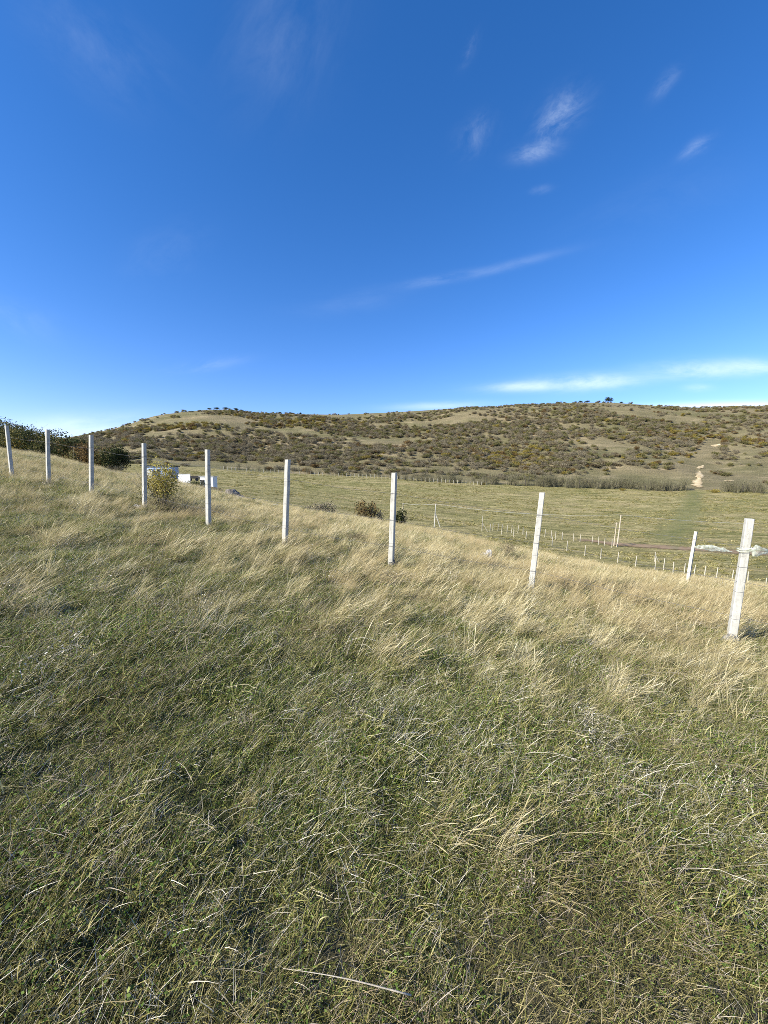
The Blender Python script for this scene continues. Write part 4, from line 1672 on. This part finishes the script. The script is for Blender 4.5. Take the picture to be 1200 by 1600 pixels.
for i, (X_, Yt) in enumerate(NEARXY):
    D_ = depth_for_top(X_, Yt, 2.1)
    slim_post('valley_post', X_ - 1.5, D_, 2.1 + vr.uniform(-.08, .08), .06 + vr.uniform(-.05, .05),
              'pale post of the lower valley fence ' + ('left of the leaning near post' if X_ < 835 else 'between the leaning near post and tall pole' if X_ < 965 else 'between the tall pole and nearest post' if X_ < 1150 else 'right of the nearest post'), 'posts of the lower valley fence row', w=.14)
REAR = [(770, 817), (778, 818), (784, 819), (792, 820), (799, 821), (809, 821), (817, 823), (851, 827), (861, 829), (868, 830), (878, 831), (896, 833), (906, 834), (925, 836), (935, 838), (944, 840), (956, 842)]
for i, (X_, Yt) in enumerate(REAR):
    D_ = depth_for_top(X_, Yt, 2.0)
    slim_post('valley_post', X_, D_, 2.0 + vr.uniform(-.08, .08), .05 + vr.uniform(-.05, .05),
              'small pale post of the upper valley fence ' + ('left of the leaning near post' if X_ < 835 else 'right of the leaning near post'), 'posts of the upper valley fence row', w=.13)
D_ = depth_for_top(753, 806, 4.0)
slim_post('braced_pole', 753, D_, 4.0, .03, 'pale pole with a diagonal brace left of the valley fence rows', None, w=.15, brace=(1.6, .55))
D_ = depth_for_top(1025, 862, 2.0)
slim_post('braced_post', 1023, D_, 2.0, .02, 'pale corner post with a brace in the lower valley fence', None, w=.14, brace=(.9, .8))

# far fence under the hillside
fr = random.Random(8)
X_ = 344.0
FX, FY = [344, 450, 600, 760], [208, 206, 203, 201]
while X_ < 760:
    D_ = float(np.interp(X_, FX, FY)) - 4
    slim_post('far_post', X_, D_, 1.9 + fr.uniform(-.15, .15), fr.uniform(-.03, .05), 'tiny pale post of the far fence ' + ('between the fifth and sixth near posts' if X_ < 445 else 'between the sixth and the middle near post' if X_ < 611 else 'right of the middle near post'), 'posts of the far fence', w=.22)
    X_ += 6.2 + fr.uniform(-.8, .8)


# ------------------------------------------------------------------ power poles and lines
def pole(X, Ytop, hgt, lean, label, aframe=False, name='utility_pole', D=None, w=.26):
    D_ = D or depth_for_top(X, Ytop, hgt)
    p = at(X, D_)
    t_ = thing(name, label, 'utility pole', p)
    mb = MB()
    top = Vector((lean * hgt, 0, hgt))
    if aframe:
        mb.tube([(-.25, 0, -.3), top * .5 + Vector((-.1, 0, 0)), top], [w * .6, w * .5, w * .4], 6)
    else:
        mb.tube([(0, 0, -.3), top], [w * .62, w * .4], 6)
    mb.build('shaft', m_wood if not aframe else m_conc, t_)
    if aframe:
        bb = MB()
        bb.tube([(1.35, 0, -.3), top * .55 + Vector((.05, 0, 0))], w * .42, 6)
        bb.build('brace', m_conc, t_)
    cb = MB()
    cb.tube([top + Vector((-.45, 0, -.25)), top + Vector((.45, 0, -.25))], .05, 5)
    cb.build('crossarm', m_wood, t_)
    for s in (-.4, .4):
        ib = MB()
        ib.tube([top + Vector((s, 0, -.22)), top + Vector((s, 0, .02))], [.05, .035], 6)
        ib.build('insulator', m_glass, t_)
    return p + top


w1 = pole(629, 786, 4.6, .03, 'short pale utility pole behind the dark bush right of the middle post')
w2 = pole(680, 787, 6.0, .01, 'pale utility pole propped by a diagonal brace in mid valley', aframe=True)
w3 = pole(964, 804, 7.6, .075, 'tall leaning pale utility pole at the right of the valley plot')
w3b = pole(959, 816, 5.6, .07, 'thinner darker utility pole close behind the tall leaning pole', w=.2)
for n_, (a_, b_) in enumerate(((w1, w2), (w2, w3), (w3, w3 + Vector((62, 6, -2.5))))):
    for s in (-.4, .4):
        tb = MB()
        pts = []
        for k in range(13):
            t = k / 12
            sag = (1.1 if n_ else .35) * 4 * t * (1 - t)
            q_ = a_.lerp(b_, t) + Vector((s, 0, -.02 - sag))
            pts.append(q_)
        tb.tube(pts, .012, 4)
        o = tb.build('power_line', m_alu)
        tag(o, ('pale cable between the short pole and the braced pole', 'long pale cable from the braced pole to the tall leaning pole',
                'pale cable running right from the tall leaning pole')[n_], 'cable', ('cables left of the braced pole', 'cables across the mid valley', 'cables at the right edge')[n_])

# ------------------------------------------------------------------ buildings half hidden by the crest
def lift_to(X, Y, D):
    a_, e_ = ray(X, Y)
    return Vector((a_ * D, D, e_ * D))


def facade(mb, x0, x1, z0, z1, y, t=.12):
    mb.box(((x0 + x1) / 2, y, (z0 + z1) / 2), (x1 - x0, t, z1 - z0))


gB = at(256, 112)
base_z = min(gB.z, float(evY(748)) * 112) - gB.z
b_ = thing('flat_roofed_house', 'pale blue and white flat roofed house behind the yellow bush', 'house', gB, math.radians(8))
hb = lift_to(256, 727, 112).z - gB.z          # roof height above its ground
mb = MB()
mb.box((-.2, 0, (hb - .35) / 2 - .3), (7.0, 5, hb - .35 + .6))
mb.build('blue_wall', m_bluewall, b_)
mb = MB()
mb.box((-2.9, -2.9, (hb - 1.2) / 2 - .3), (2.4, .8, hb - 1.2 + .6))
mb.build('white_porch', m_plaster, b_)
mb = MB()
mb.box((-.6, 0, hb - .20), (8.6, 5.6, .28))
mb.build('roof', m_roof, b_)
for xw in (-.3, 1.6):
    fb = MB()
    fb.box((xw, -2.55, hb - 1.5), (.9, .10, .9))
    f_ = fb.build('window', m_bluewall, b_)
    pb_ = MB()
    pb_.box((xw, -2.62, hb - 1.5), (.72, .05, .72))
    pb_.build('pane', m_glass, f_)
db = MB()
db.box((3.0, -2.56, hb - 2.1), (.8, .09, 1.7))
db.build('door', m_darkdoor, b_)
tk = stone_mesh((.75, .6, .8), 4, m_plaster)
o = link('water_tank', tk, loc=lift_to(247, 731, 110))
o.scale = (.9, .9, .75)
tag(o, 'rounded white tank standing at the left of the flat roofed house', 'tank')

for X0, X1, Yt, D_, lab in ((280, 298, 741, 104, 'long low white wall right of the flat roofed house'),
                            (317, 337, 744, 104, 'low white shed with a dark opening behind the fifth post')):
    pc = at((X0 + X1) / 2, D_)
    topz = lift_to(X0, Yt, D_).z - pc.z
    wdt = (X1 - X0) / F * D_
    if 'shed' in lab:
        s_ = thing('low_shed', lab, 'shed', pc)
        mb = MB()
        mb.box((0, 0, topz / 2 - .3), (wdt, 2.6, topz + .6 - .1))
        mb.build('wall', m_plaster, s_)
        mb = MB()
        mb.box((0, 0, topz), (wdt + .5, 3.0, .14))
        mb.build('roof', m_plaster, s_)
        mb = MB()
        mb.box((-wdt * .32, -1.33, topz * .45), (wdt * .3, .06, topz * .7))
        mb.build('door', m_darkdoor, s_)
    else:
        mb = MB()
        mb.box((0, 0, topz / 2 - .3), (wdt, .3, topz + .6))
        mb.box((0, 0, topz + .05), (wdt + .1, .4, .09))
        o = mb.build('low_wall', m_plaster, None, pc)
        tag(o, lab, 'wall')
pc = at(306, 106)
s_ = thing('farm_trailer', 'dark farm trailer parked between the low wall and the shed', 'trailer', pc)
tz = lift_to(306, 743, 106).z - pc.z
mb = MB()
mb.box((0, 0, tz - .45), (3.0, 1.8, .8), top=(3.2, 2.0))
mb.build('body', m_darkdoor, s_)
for xx in (-.9, .9):
    wb = MB()
    wb.tube([(xx, -1.05, tz - 1.1), (xx, -.8, tz - 1.1)], .42, 14)
    wb.build('wheel', m_roof, s_)

# stalk lying in the foreground, thicker than the rest
tb = MB()
p0, p1 = Vector((-.30, 1.02, 0)), Vector((.08, 1.00, 0))
pts = []
for k in range(9):
    t = k / 8
    q_ = p0.lerp(p1, t)
    q_.z = Hf(q_.x, q_.y) + .12 + .012 * math.sin(math.pi * t)
    pts.append(q_)
tb.tube(pts, [.0006, .0008, .0011, .0013, .0016, .0018, .0020, .0022, .0024], 6)
o = tb.build('dead_stalk', m_wood, smooth=True)
tag(o, 'long bleached stalk lying level across the grass at the bottom centre', 'stalk')
